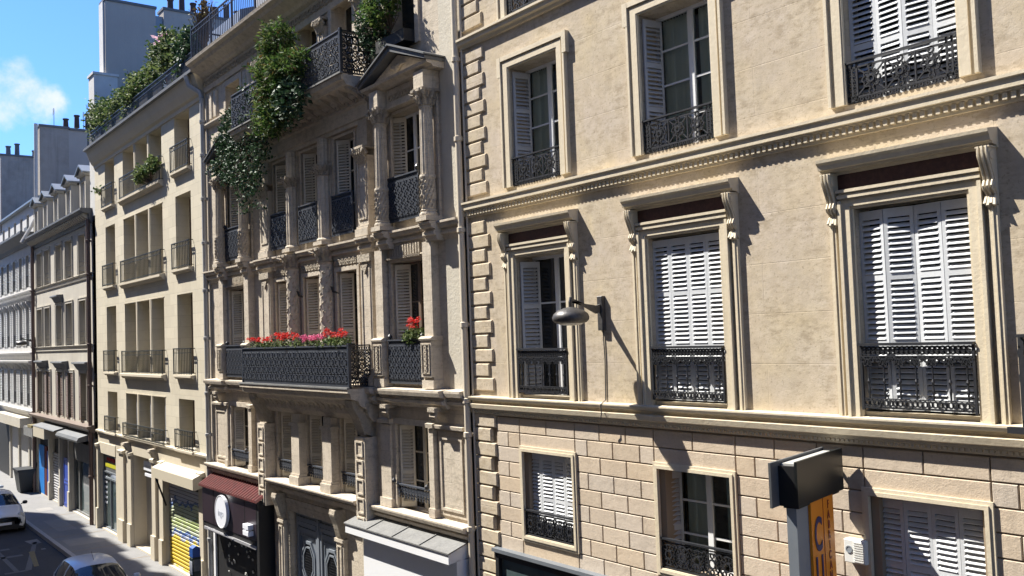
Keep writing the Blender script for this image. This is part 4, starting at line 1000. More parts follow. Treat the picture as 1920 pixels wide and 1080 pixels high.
# ---- plum coloured shop front
sf = MB().box(-26.75, -22.75, -.42, .0, -4.97, -4.0).build('shop_fascia', 'fascia_plum', orn)
b = MB()
for x in (-25.85, -23.55): b.box(x-.012, x+.012, -.425, -.41, -4.97, -4.0)
b.box(-26.75, -22.75, -.40, -.02, -5.10, -4.972); b.build('panel_joints', 'black_matt', sf)
b = MB(); x = -26.85
while x < -22.70: b.add([(x,-.50,-3.99),(x+.16,-.50,-3.99),(x+.16,.0,-3.68),(x,.0,-3.68),(x+.03,-.50,-3.93),(x+.10,-.50,-3.93),(x+.10,.0,-3.62),(x+.03,.0,-3.62)], [(0,4,7,3),(4,5,6,7),(5,1,2,6),(0,1,5,4),(3,7,6,2),(0,3,2,1)]); x += .172
b.build('tiled_roof', 'tile_red', sf)
MB().box(-26.9, -22.62, -.03, .02, -3.72, -3.58).build('flashing', 'tile_red', sf)
b = MB(); b.box(-26.6, -22.8, -.44, -.40, -5.18, -5.11); b.box(-26.3, -24.3, -.45, -.435, -5.16, -5.13); b.build('awning_rail', 'steel_shutter', sf)
sd = MB().tube([(-25.02, -.52, -4.50), (-25.02, -.44, -4.50)], .44, 40).build('round_sign', 'sign_white', sf)
b = MB(); b.ring(-25.02, -4.5, .44, .02, -.528, -.52, 40); b.build('sign_rim', 'sash_white', sd)
text('ingo', .24, (-25.02, -.523, -4.42), (1, 0, 0), (0, 0, 1), 'ink_grey', sd, ext=.0015)
for z in (-4.86, -4.70): MB().cbox(-23.35, -22.98, z, z+.12, -.56, -.42, .006).build('spotlight', 'sign_white', sf)
b = MB(); b.box(-26.75, -26.6, -.05, .01, -7.15, -4.97); b.box(-26.6, -22.75, -.04, -.01, -7.15, -4.98); b.box(-22.78, -22.62, -.42, .01, -7.15, -3.95); b.build('shop_surround_and_dark', 'black_matt', orn)  # surround; black sheet between the jambs paints the unlit shop interior
MB().box(-26.82, -26.68, -.10, .02, -7.15, -4.97).build('shop_jamb', 'shop_white', orn)
b = MB()
for k in range(34): x = -25.7+random.random()*2.0; z = -6.8+random.random()*1.4; b.tube([(x, -.06, z), (x+.03, -.09, z+.03+random.random()*.06)], [.012+.02*random.random(), .02], 6)
b.build('window_display', 'lamp_glass', orn)
# ---- white shop front with a slab canopy
cp = MB().prism([(.0,-3.92),(-.50,-3.99),(-.50,-3.83),(-.48,-3.80),(.0,-3.66)], -17.75, -13.85, 'x').build('canopy', 'shop_white', orn)
MB().add([(-17.78,-.52,-3.815),(-13.82,-.52,-3.815),(-13.82,.0,-3.645),(-17.78,.0,-3.645),(-17.78,-.52,-3.79),(-13.82,-.52,-3.79),(-13.82,.0,-3.62),(-17.78,.0,-3.62)], [(0,1,5,4),(1,2,6,5),(2,3,7,6),(3,0,4,7),(4,5,6,7),(3,2,1,0)]).build('canopy_top', 'canopy_grey', cp)
b = MB()
for x in (-16.8, -15.8, -14.8): b.prism([(-.52,-3.785),(.0,-3.615),(.0,-3.60),(-.52,-3.77)], x, x+.03, 'x')
b.build('canopy_seams', 'canopy_grey', cp)
MB().box(-17.3, -13.85, -.33, .0, -7.15, -3.95).build('shop_front_wall', 'shop_white', orn)
b = MB(); b.box(-17.75, -17.42, -.10, .0, -7.15, -4.05); b.prism([(.01,-4.02),(-.14,-4.0),(-.16,-3.92),(.01,-3.90)], -17.8, -17.38, 'x'); b.build('pilaster', 'pale_smooth', orn)

# ================================================================== pale stone building
pale = thing('stone_building', 'pale yellow stone building with deep plain windows and a planted roof terrace', 'building', (-33.8, 0, GZ))
XL3, XR3 = -40.32, -27.12
CL, CM, CR = (-38.72, -37.32), [(-36.12, -34.66), (-34.45, -33.0), (-32.78, -31.38)], (-30.02, -28.53)
RE, RD, RC, RB = (5.56, 7.34), (2.45, 4.79), (-.88, 1.64), (-3.2, -1.66)
ops = [(a, c, *z) for a, c in [CL]+CM+[CR] for z in (RE, RD, RC, RB)]
gops = [(-40.1, -37.7, -7.1, -3.75), (-35.3, -32.9, -7.1, -3.85), (-31.6, -28.1, -7.1, -4.0)]
MB().wall(XL3, XR3, -3.24, 7.45, 0, .55, ops).build('wall', 'pale_block', pale)
MB().wall(XL3, XR3, -7.3, -3.24, 0, .5, gops).build('ground_floor_wall', 'pale_smooth', pale)
MB().box(XL3, XR3, 1.2, 10, -7.3, 8.0).build('body', 'pale_block', pale)
molding(XL3, XR3, [(.01,-3.40),(-.03,-3.40),(-.03,-3.33),(-.10,-3.30),(-.11,-3.24),(.01,-3.21)], 'string_course', 'pale_smooth', pale)
MB().prism([(.01,7.36),(-.04,7.37),(-.05,7.48),(-.12,7.55),(-.22,7.75),(-.30,7.98),(-.32,8.06),(.01,8.08)], XL3, XR3, 'x').build('cornice', 'pale_smooth', pale)
MB().prism([(1.2,8.0),(-.33,8.06),(-.42,8.08),(-.42,8.17),(-.36,8.19),(1.2,8.19)], XL3-.08, XR3+.02, 'x').build('gutter', 'lead_dark', pale)
b = bars(XL3+.2, XR3-.1, 8.2, 8.75, -.30, .12)
b.build('terrace_railing', 'iron_blue', pale)
b = MB(); x = XL3+1.2
while x < XR3-.8: b.box(x, x+1.0, -.26, -.25, 8.22, 8.62); x += 1.55
b.build('screen', 'lead_dark', pale)
MB().prism([(.9,8.19),(1.2,10.3),(3.5,11.2),(9.9,11.2),(9.9,8.19)], XL3+.1, XR3-.1, 'x').build('roof', 'zinc', pale)
def plain_window(par, a, c, z0, z1, yb, mull=False, m='sash_brown', slab=True, sillm='pale_smooth'):
    b = MB()
    if slab: b.prism([(.01,z0-.16),(-.06,z0-.15),(-.10,z0-.10),(-.15,z0-.09),(-.15,z0-.03),(.02,z0-.01)], a-.12, c+.12, 'x')
    else: b.box(a-.02, c+.02, -.03, .02, z0-.05, z0-.01)
    wn = b.build('window', sillm, par)
    bx = MB(); bx.frame(a, c, z0, z1, .06, yb-.06, yb); bx.box((a+c)/2-.03, (a+c)/2+.03, yb-.05, yb, z0+.06, z1-.06); bx.build('sash', m, wn)
    dark_back(wn, a, c, z0, z1, yb); return wn
shp = shutter_mesh(.48, 1.5, 'shutter_grey', rails=(.5,), pitch=.06)
for zi, z in enumerate((RE, RD, RC, RB)):
    for j, (a, c) in enumerate([CL]+CM+[CR]):
        mid = j in (1, 2, 3)
        wn = plain_window(pale, a, c, z[0], z[1], .50, slab=not mid)
        if not mid:
            zt_ = z[0]+.82 if zi < 3 else z[0]+.60
            bars(a-.08, c+.12, z[0]-.0, zt_, -.12, .15, back=.0).build('railing', 'iron_green', wn)
        elif j == 1:
            zt_ = z[0]+.78 if zi < 3 else z[0]+.48
            bars(CM[0][0]-.05, CM[2][1]+.14, z[0]-.02, zt_, -.12, .15, back=.0).build('railing', 'iron_green', wn)
            if zi < 3: MB().prism([(.01,z[0]-.24),(-.08,z[0]-.22),(-.13,z[0]-.14),(-.19,z[0]-.13),(-.19,z[0]-.05),(.02,z[0]-.015)], CM[0][0]-.15, CM[2][1]+.18, 'x').build('sill', 'pale_smooth', wn)
        if mid and zi == 3: inst(shp, 'shutter', wn, (a+.95, .12, z[0]+.03), radians(18))
    b = MB(); b.box(CM[0][0]-.05, CM[2][1]+.05, -.012, .01, z[1]+.0, z[1]+.03)
    for k in (0, 1): xx = CM[k][1]+.105; b.box(xx-.06, xx+.06, -.015, .01, z[0], z[1])
    b.build('mullions', 'pale_smooth', pale)
# ground floor
sp = MB().box(-40.1, -37.7, .14, .18, -4.85, -4.15).build('shop_window', 'lead_dark', pale)
MB().box(-40.05, -37.75, .16, .19, -7.1, -4.85).build('pane', 'pane_shop', sp)
b = MB()
for k in range(9): b.box(-39.55+k*.14, -39.45+k*.14, .125, .14, -4.42-.0, -4.30)
b.box(-39.4, -38.4, .13, .141, -4.46, -4.43); b.build('red_lettering', 'petal_red', sp)
b = MB()
for k in range(11): b.box(-39.75+k*.15, -39.64+k*.15, .125, .14, -4.68, -4.54)
b.build('yellow_lettering', 'road_yellow', sp).data.materials[0] = mat('yellow_ink', (.62, .60, .03), .5)
b = MB(); b.frame(-40.1, -37.7, -7.1, -4.85, .06, .10, .16); b.box(-38.95, -38.89, .10, .16, -7.04, -5.1); b.box(-39.8, -38.0, .11, .16, -5.16, -5.10); b.build('shop_window_frame', 'zinc', sp)
b = MB()
for k in range(6): b.box(-39.95, -39.6, .145, .155, -5.15-k*.2, -5.07-k*.2); b.box(-38.15, -37.8, .145, .155, -5.3-k*.2, -5.22-k*.2) if k < 4 else None
b.build('stickers', 'sign_white', sp)
b = MB(); b.prism([(.01,-4.14),(-.02,-4.14),(-.02,-3.72),(.01,-3.70)], -40.1, -37.7, 'x'); b.build('lintel', 'pale_smooth', pale)
for a, c in ((-40.3, -40.1), (-36.95, -36.35), (-35.75, -35.35), (-32.85, -32.45), (-31.95, -31.62), (-28.1, -27.75)):
    b = MB(); b.box(a-.02, c+.02, -.14, .01, -7.15, -6.35); b.box(a, c, -.08, .01, -6.35, -3.9); b.prism([(.01,-3.92),(-.13,-3.90),(-.15,-3.80),(.01,-3.76)], a-.04, c+.04, 'x'); b.build('pilaster', 'pale_smooth', pale)
for x in (-35.75, -32.55):
    c = MB(); c.prism([(0,-3.42),(-.24,-3.44),(-.26,-3.52),(-.16,-3.62),(-.11,-3.74),(0,-3.78)], x-.13, x+.13, 'x'); c.build('corbel', 'carved_stone', pale)
dd = MB().box(-35.35, -33.75, .44, .48, -7.1, -4.0).build('door', 'beige_grey', pale); MB().box(-33.75, -32.9, .9, .95, -7.1, -3.9).build('opening', 'black_matt', dd)
pl = MB().cbox(-34.6, -33.0, -4.35, -4.02, .16, .22, .01).build('nameplate', 'sign_white', pale)
b = MB()
for k in range(10): b.box(-34.45+k*.14, -34.37+k*.14, 0.155, .16, -4.22, -4.15)
b.build('small_lettering', 'ink_grey', pl)
MB().box(-34.5, -33.05, .17, .22, -4.55, -4.45).build('nameplate_strip', 'sign_white', pl)
gs = MB()
z = -7.12
while z < -4.55: gs.prism([(.13,z),(.10,z+.02),(.10,z+.075),(.13,z+.10)], -31.5, -28.15, 'x'); z += .115
rs = gs.build('roller_shutter', 'graf_shutter', pale)
MB().box(-31.6, -28.1, .16, .5, -7.1, -4.0).build('shutter_recess', 'black_matt', pale)
aw = MB().prism([(.01,-3.78),(-.34,-3.92),(-.36,-3.95),(-.36,-4.26),(-.30,-4.28),(.01,-4.20)], -31.75, -27.75, 'x').build('awning_box', 'awning_beige', pale)
MB().tube([(-31.6, -.3, -4.26), (-31.45, -.02, -5.2)], .03, 6).build('awning_arm', 'black_matt', aw)
# party walls
b = MB(); b.box(-41.2, XL3, .02, .95, 5.5, 11.35); b.box(-41.25, XL3+.05, -.03, 1.0, 11.35, 11.45)
b.build('party_wall', 'white_stone', pale)
b = MB(); b.box(-41.1, -40.35, .50, 2.56, 8, 14.55); fwl = b.build('fire_wall', 'firewall', pale)
MB().box(-41.15, -40.3, .46, 2.6, 14.55, 14.66).build('coping', 'lead_dark', fwl)
MB().box(-41.12, -40.5, .44, .499, 8, 14.54).build('lit_edge_strip', 'white_stone', fwl)  # paler stone paints sunlight on the wall's street end
MB().box(-41.05, -40.45, 2.56, 2.9, 8, 14.3).build('flue_recess', 'zinc', fwl)
st_ = MB().box(-41.1, -40.35, 2.9, 6.9, 8, 14.6).build('chimney_stack', 'firewall', pale); MB().box(-41.15, -40.3, 2.86, 6.95, 14.6, 14.71).build('coping', 'lead_dark', st_)
for k in range(7): MB().lathe([(.13, 14.71), (.12, 15.15+.2*(k % 2)), (.15, 15.18+.2*(k % 2)), (.15, 15.24+.2*(k % 2))], -40.7, 3.3+k*.5, 10).build('chimney_pot', 'pot_brown', st_)

# ================================================================== grey building with dormers
gry = thing('grey_building', 'grey beige building with slate dormers above a dark dentil cornice', 'building', (-47, 0, GZ))
XL4, XR4 = -53.15, -40.85
X4 = [(-52.33, -51.1), (-50.43, -49.27), (-47.82, -46.6), (-45.8, -44.5), (-43.2, -42.03)]
ops = [(a, c, *z) for a, c in X4 for z in ((3.24, 4.93), (.22, 2.1), (-3.02, -1.0))]
MB().wall(XL4, XR4, -3.3, 5.35, 0, .42, ops).build('wall', 'beige_grey', gry)
G4 = [(-52.6, -49.7, -7.1, -4.2), (-49.35, -47.4, -7.1, -3.7), (-47.1, -45.5, -7.1, -3.8), (-45.2, -41.2, -7.1, -3.7)]
MB().wall(XL4, XR4, -7.3, -3.3, 0, .4, G4).build('ground_floor_wall', 'beige_grey', gry)
MB().box(XL4, XR4, 1.1, 10, -7.3, 5.8).build('body', 'beige_grey', gry)
cn4 = MB().prism([(.01,5.25),(-.05,5.26),(-.08,5.36),(-.12,5.38),(-.12,5.62),(-.36,5.66),(-.42,5.74),(-.46,5.76),(-.46,5.84),(.3,5.86)], XL4, XR4, 'x').build('cornice', 'lead_dark', gry)
b = MB(); x = XL4+.1
while x < XR4: b.prism([(-.12,5.42),(-.20,5.44),(-.34,5.56),(-.34,5.63),(-.12,5.63)], x, x+.14, 'x'); x += .34
b.build('brackets', 'beige_grey', cn4)
for z in (3.2, .21): molding(XL4, XR4, [(.01,z-.24),(-.04,z-.235),(-.05,z-.20),(-.02,z-.19),(-.02,z-.06),(-.07,z-.05),(-.09,z-.01),(.01,z)], 'string_course', 'beige_grey', gry)
molding(XL4, XR4, [(.01,-3.42),(-.12,-3.4),(-.18,-3.3),(-.30,-3.26),(-.32,-3.16),(.01,-3.10)], 'string_course', 'sash_brown', gry)
shb = shutter_mesh(.55, 1.95, 'shutter_brown', rails=(.5,), pitch=.07)
for (z0, z1) in ((3.24, 4.93), (.22, 2.1), (-3.02, -1.0)):
    for j, (a, c) in enumerate(X4):
        b = MB(); b.frame(a-.10, c+.10, z0, z1+.10, .10, -.04, .01, bottom=False); b.frame(a-.13, c+.13, z0, z1+.13, .03, -.06, .01, bottom=False); wn = b.build('window', 'beige_grey', gry)
        sash(wn, a, c, z0, z1, .34, 3, m='sash_brown', room=False)
        g_ = MB()
        for q in range(3): g_.box(a, c, .02, .04, z0+.15+q*.2, z0+.165+q*.2)
        g_.build('railing', 'iron_black', wn)
        if z0 < -2:
            inst(shb, 'shutter', wn, (a-.12, -.02, z0+.02), radians(-8 if j in (0, 4) else -4)); inst(shb, 'shutter', wn, (c-.42 if j not in (0, 4) else c-.02, -.02, z0+.02), radians(6))
for x0, x1, z in ((-51.9, -49.9, -.45), (-47.9, -45.5, -.48), (-43.6, -41.2, -.50), (-47.9, -46.4, 2.58)):
    b = MB(); b.prism([(.01,z),(-.28,z-.02),(-.30,z-.08),(-.20,z-.12),(-.10,z-.30),(.01,z-.42)], x0, x1, 'x'); b.build('hood', 'lead_dark', gry)
# mansard and dormers
ms = MB().prism([(.15,5.84),(.75,8.1),(2.5,8.7),(9.9,8.7),(9.9,5.84)], XL4+.05, XR4-.02, 'x').build('roof', 'zinc', gry)
setorg(-47, 0, GZ)
for x in (-52.2, -49.9, -47.5, -44.9, -42.2):
    b = MB(); b.box(x-.52, x-.38, -.05, 1.2, 5.86, 7.35); b.box(x+.38, x+.52, -.05, 1.2, 5.86, 7.35); b.box(x-.38, x+.38, -.02, 1.2, 7.15, 7.35)
    b.prism([(.2,7.35),(-.12,7.36),(-.18,7.44),(.2,7.46)], x-.62, x+.62, 'x'); dm = b.build('dormer', 'beige_grey', ms)
    b = MB(); b.prism([(x-.64, 7.46), (x+.64, 7.46), (x, 7.80)], -.10, 1.3, 'y'); b.build('gable', 'beige_grey', dm); b = MB(); b.prism([(x-.72, 7.44), (x, 7.80), (x+.72, 7.44), (x+.72, 7.50), (x, 7.87), (x-.72, 7.50)], -.22, 1.35, 'y'); b.build('dormer_roof', 'zinc', dm)
    b = MB(); b.frame(x-.38, x+.38, 5.9, 7.15, .05, .06, .1); b.box(x-.03, x+.03, .05, .1, 5.95, 7.1); b.build('sash', 'sash_white', dm)
    MB().box(x-.36, x+.36, .1, .12, 5.92, 7.13).build('pane', 'pane_dark', dm)
# shops
s1 = MB().box(-45.2, -41.2, .20, .24, -7.1, -4.75).build('shop_window', 'pane_shop', gry)
b = MB(); b.box(-45.2, -41.2, .10, .2, -4.78, -4.05); b.build('pale_fascia', 'canopy_grey', s1)
b = MB(); b.frame(-45.2, -41.2, -7.1, -4.78, .07, .12, .21); b.box(-44.3, -44.2, .12, .21, -7, -4.85); b.box(-42.4, -41.5, .10, .19, -7.0, -6.0); b.build('shop_window_frame', 'canopy_grey', s1)
MB().prism([(.01,-3.46),(-.55,-3.60),(-.62,-3.72),(-.60,-3.80),(.01,-3.75)], -45.3, -41.2, 'x').build('awning', 'lead_dark', gry)
d4 = MB().box(-47.1, -45.5, .30, .34, -7.1, -3.8).build('door', 'black_matt', gry)
b = MB(); b.box(-46.7, -45.6, .0, .10, -7.1, -4.9); b.frame(-46.6, -45.7, -6.95, -6.0, .05, -.02, .0); b.frame(-46.6, -45.7, -5.9, -5.0, .05, -.02, .0); b.build('door_leaf', 'blue_door', d4)
b = MB(); z = -7.1
while z < -4.9: b.prism([(.12,z),(.06,z+.02),(.06,z+.07),(.12,z+.10)], -49.3, -47.45, 'x'); z += .125
b.build('roller_shutter', 'steel_shutter', gry)
b = MB(); b.box(-49.4, -47.3, .15, .3, -7.1, -3.7); b.build('shutter_recess', 'black_matt', gry)
a1 = MB().cbox(-50.3, -47.7, -4.10, -3.62, -.62, .0, .01).build('awning_box', 'awning_beige', gry)
MB().prism([(.01,-3.42),(-.60,-3.56),(-.63,-3.60),(.01,-3.55)], -50.4, -45.6, 'x').build('awning_roof', 'lead_dark', gry)
a2 = MB().box(-52.9, -50.6, -.60, .0, -4.20, -3.75).build('awning_box', 'canopy_grey', gry)
MB().box(-51.8, -50.8, -.61, -.02, -3.75, -3.62).build('awning_stripe', 'road_yellow', a2)
b = MB(); b.box(-52.4, -51.2, .02, .1, -7.1, -4.7); b.build('shop_door', 'blue_bright', gry)
b = MB(); b.box(-51.1, -50.6, .02, .1, -7.1, -4.7); b.build('shop_door', 'tile_red', gry)
b = MB(); b.box(-50.5, -49.8, .02, .1, -7.1, -4.9); b.build('shop_door', 'blue_door', gry)
MB().box(-52.6, -49.7, .11, .3, -7.1, -4.2).build('shop_recess', 'black_matt', gry)
for x in (-49.55, -47.25, -45.35, -53.0):
    b = MB(); b.box(x-.15, x+.15, -.12, .01, -7.15, -6.3); b.box(x-.12, x+.12, -.08, .01, -6.3, -3.5); b.build('pilaster', 'beige_grey', gry)
# party wall and chimneys at the far side
b = MB(); b.box(-54.0, -53.2, .34, 1.75, 5, 11.80); pw = b.build('party_wall', 'old_render', gry)
MB().box(-54.05, -53.15, .30, 1.80, 11.80, 11.92).build('coping', 'lead_dark', pw)
MB().box(-54.0, -53.22, 1.75, 3.8, 5, 11.75).build('chimney_stack', 'firewall', gry)
MB().box(-54.05, -53.15, 1.801, 3.85, 11.75, 11.87).build('coping', 'lead_dark', pw)
for k, hh in enumerate((.35, .6, .75, .3)): MB().lathe([(.14, 12.0), (.12, 12.0+hh), (.16, 12.02+hh), (.16, 12.08+hh)], -53.6, 1.7+k*.55, 10).build('chimney_pot', 'pot_brown', pw)
MB().tube([(-53.12, .15, 11.9), (-53.12, .12, 7.0), (-53.1, -.1, 6.5), (-53.0, -.6, 5.6)], .09, 8).build('flue_pipe', 'white_stone', pw)

for x, y, z in ((-53.6, 2.6, 11.9), (-53.5, 1.1, 11.9)):
    b = MB(); b.tube([(x, y, z), (x, y, z+1.0)], .015, 5)
    for k in range(5): b.tube([(x-.3+.03*k, y-.02, z+.7+.07*k), (x+.3-.03*k, y-.02, z+.7+.07*k)], .008, 4)
    b.build('aerial', 'lead_dark', gry)
# ================================================================== white building
wht = thing('white_building', 'white building with rows of louvred shutters beyond the grey one with dormers', 'building', (-60, 0, GZ))
XL5, XR5 = -72.0, -53.2
X5 = [-54.75-1.95*k for k in range(9)]
ops = [(x-.42, x+.42, *z) for x in X5 for z in ((3.42, 5.12), (.30, 2.5), (-2.85, -1.0))]
MB().wall(XL5, XR5, -7.3, 5.7, 0, .3, ops).build('wall', 'white_stone', wht)
MB().box(XL5, XR5, .5, 10, -7.3, 5.7).build('body', 'white_stone', wht)
sh5 = shutter_mesh(.45, 1.68, 'shutter_neutral', rails=(.5,), pitch=.08)
for x in X5:
    for (z0, z1) in ((3.42, 5.12), (.30, 2.5), (-2.85, -1.0)):
        wn = MB().frame(x-.47, x+.47, z0, z1+.05, .05, -.03, .01, bottom=False).build('window', 'white_stone', wht)
        dark_back(wn, x-.42, x+.42, z0, z1, .22)
        me = sh5
        o1 = inst(me, 'shutter', wn, (x-.90, -.03, z0+.02), 0); o2 = inst(me, 'shutter', wn, (x+.44, -.03, z0+.02), 0)
        for o in (o1, o2): o.scale = (1, 1, (z1-z0-.05)/1.68)
        g_ = MB(); g_.box(x-.42, x+.42, -.02, .0, z0+.62, z0+.65)
        for k in range(7): g_.box(x-.4+k*.13, x-.385+k*.13, -.015, -.003, z0, z0+.63)
        g_.build('railing', 'iron_black', wn)
for z in (3.2, -.02, -3.05): molding(XL5, XR5, [(.01,z-.28),(-.10,z-.27),(-.14,z-.15),(-.20,z-.1),(-.22,z-.02),(.01,z)], 'string_course', 'white_stone', wht)
for z in (-.62, 2.62):
    molding(XL5, XR5, [(.01,z-.1),(-.12,z-.08),(-.3,z+.05),(-.32,z+.14),(.01,z+.16)] if z < 0 else [(.01,z),(-.1,z+.02),(-.2,z+.2),(-.22,z+.26),(.01,z+.28)], 'hood_course', 'white_stone', wht)
    b = MB()
    for x in X5:
        for sx in (-.62, .62): b.prism([(0,z+.02),(-.24,z+.02),(-.24,z-.08),(-.08,z-.30),(0,z-.36)], x+sx-.09, x+sx+.09, 'x')
    b.build('corbels', 'white_stone', wht)
c5 = MB().prism([(.01,5.62),(-.10,5.64),(-.20,5.80),(-.55,6.05),(-.62,6.12),(-.62,6.22),(.8,6.24)], XL5, XR5-.02, 'x').build('cornice', 'lead_dark', wht)
ops = [(x-.36, x+.36, 6.35, 7.55) for x in X5]
b = MB().wall(XL5, XR5-.1, 6.24, 8.0, .35, .6, ops); b.build('attic_wall', 'white_stone', wht)
for x in X5:
    wn = MB().box(x-.5, x+.5, .30, .36, 6.26, 6.34).build('window', 'white_stone', wht); dark_back(wn, x-.36, x+.36, 6.35, 7.55, .55)
    b = MB(); b.box(x-.45, x+.45, -.1, .0, 6.3, 6.62); b.build('flower_box', 'lead_dark', wn)
MB().prism([(.25,7.98),(.10,8.0),(.10,8.1),(2.5,8.9),(9.9,8.9),(9.9,7.98)], XL5, XR5-.1, 'x').build('roof', 'zinc', wht)
MB().box(-65.9, -65.1, .3, 2.6, 7.5, 12.35).build('party_wall', 'old_render', wht)
pw = MB().box(-65.95, -65.05, .25, 2.65, 12.35, 12.47).build('coping', 'lead_dark', wht)
for k, hh in enumerate((.5, .7, .0, .35, .45)):
    if hh: MB().lathe([(.15, 12.45), (.13, 12.45+hh), (.17, 12.49+hh), (.17, 12.55+hh)], -65.5, .8+k*.5, 10).build('chimney_pot', 'lead_dark', pw)
# shops of the white building
b = MB(); b.box(-60.0, -54.6, .02, .1, -7.1, -4.3); b.build('shop_window', 'pane_shop', wht)
MB().box(-62, -54.2, -.55, .0, -3.95, -3.45).build('awning_box', 'grey_render', wht)
MB().box(-72, -60.2, -.02, .0, -7.1, -4.2).build('shop_front', 'black_matt', wht)
for x in (-60.1, -57.4, -54.45, -53.6): MB().box(x-.15, x+.15, -.1, .01, -7.15, -4.0).build('pilaster', 'beige_grey', wht)

# ================================================================== the side of the street behind the viewer
for nm, lab, xa, xb, top in (('facing_building', 'long stone building across the street that shades the road', -61.5, 14, 16.7), ('facing_building', 'lower stone building across the street beyond the long one', -95, -66, 10.5)):
    t = thing(nm, lab, 'building', ((xa+xb)/2, -10.0, GZ))
    n = int((xb-xa)/2.9); wo = []
    for k in range(n):
        x = xa+(k+.5)*(xb-xa)/n
        for z0 in [v for v in (-6.9, -3.2, .0, 3.3, 6.6, 9.8, 12.8) if v+2.3 < top]: wo.append((x-.6, x+.6, z0, z0+2.2))
    b = MB().wall(xa, xb, GZ, top, -10.0, -10.3, wo); b.build('wall', 'opposite_stone', t)
    b = MB(); b.box(xa, xb, -20, -10.31, GZ, top); b.build('body', 'opposite_stone', t)
    b = MB()
    for (a, c, z0, z1) in wo: b.box(a, c, -10.30, -10.27, z0, z1)
    b.build('windows', 'pane_dark', t)
    if top > 12:
        b = MB()
        for xc, ww, hh in ((-58.6, .9, .9), (-56.8, 1.1, .3), (-53.2, 1.5, .8), (-49.0, .7, .4), (-46.5, 1.0, 1.0), (-43.5, 1.0, .4), (-30, 2, 1.2), (-12, 2, 1.2)): b.box(xc-ww, xc+ww, -10.4, -10.0-.02, top, top+hh)
        b.build('parapet_blocks', 'opposite_stone', t)
# ================================================================== plants
def plant(name, label, cat, loc, parts, base=None, tips=None, group=None, r=.012, elong=1.5, jitter=.4, droop=0):
    t = thing(name, label, cat, loc, group)
    for nm, m, pts, size in parts: leaves(pts, size, jitter, droop, elong).build(nm, m, t)
    if tips: stems(t, base, tips, r)
    return t
def rnd_in(pts, k): return random.sample(pts, k)
# hanging ivy
P = blob(2700, (-23.3, -.40, 5.75), (1.35, .28, .75), .6) + blob(1100, (-24.3, -.36, 5.25), (.65, .24, .55), .6) + blob(1100, (-22.0, -.45, 5.85), (.8, .34, .7), .5)
for (x, z0, z1, nn) in ((-23.3, 5.0, 4.1, 200), (-22.9, 5.1, 3.7, 240), (-22.4, 5.3, 3.85, 240), (-21.9, 5.2, 4.1, 190), (-21.5, 5.3, 4.5, 240), (-23.9, 4.9, 4.2, 260), (-24.7, 5.0, 4.6, 220), (-22.0, 4.5, 3.3, 160), (-22.7, 4.2, 3.3, 150), (-20.9, 5.4, 4.95, 120)):
    for k in range(nn): u = random.random(); P.append((x+random.gauss(0, .13)+.1*sin(u*7), -.55+random.gauss(0, .10), z0+(z1-z0)*u))
pl = plant('hanging_ivy', 'dark glossy ivy hanging over the left pediment of the ornate building', 'ivy', (-23.3, -.1, 6.3), [('foliage', 'ivy_leaf', P, .068)], elong=1.05, droop=.5)
stems(pl, (-23.2, -.15, 6.2), rnd_in(P, 60), .014)
# bamboo like bush on the upper balcony
P = []
for c, r, n in (((-20.1, -.72, 7.0), (.52, .38, .50), 1600), ((-20.4, -.75, 6.35), (.50, .42, .55), 1900), ((-19.5, -.78, 6.15), (.65, .42, .45), 2300), ((-18.8, -.70, 6.15), (.45, .35, .35), 900), ((-20.2, -.90, 5.65), (.65, .32, .55), 2100), ((-19.9, -.92, 5.15), (.60, .28, .42), 1100), ((-20.7, -.85, 5.2), (.4, .3, .35), 500)): P += blob(n, c, r)
pl = plant('balcony_bush', 'tall feathery green bush overflowing the upper iron balcony', 'bush', (-19.9, -.5, 5.5), [('foliage', 'light_leaf', P, .036), ('dry_leaves', 'rust_leaf', [p for p in rnd_in(P, 900) if p[2] > 5.4], .04)], elong=3.4)
stems(pl, (-19.9, -.5, 5.55), rnd_in(P, 90), .012)
P = blob(900, (-19.2, -.95, 5.35), (.9, .25, .55))
plant('trailing_plant', 'dark trailing plant under the feathery bush on the upper balcony', 'plant', (-19.2, -.6, 5.5), [('foliage', 'ivy_leaf', P, .07)], (-19.2, -.6, 5.6), rnd_in(P, 25), elong=1.6)
P = blob(1100, (-15.9, -.38, 6.62), (.55, .3, .42)); P2 = blob(900, (-16.7, -.25, 6.45), (.45, .18, .55), shell=.2)+blob(450, (-16.2, -.2, 6.0), (.5, .12, .35), shell=.1)
pl = plant('window_bush', 'bright green bush at the upper window above the right pediment', 'bush', (-15.8, -.2, 6.0), [('foliage', 'light_leaf', P, .045), ('sparse_foliage', 'ivy_leaf', P2, .038)], elong=2.6)
stems(pl, (-15.8, -.2, 6.1), rnd_in(P, 40)+rnd_in(P2, 60), .010)
MB().box(-16.25, -15.15, -.30, -.02, 5.74, 5.98).build('planter', 'black_matt', pl)
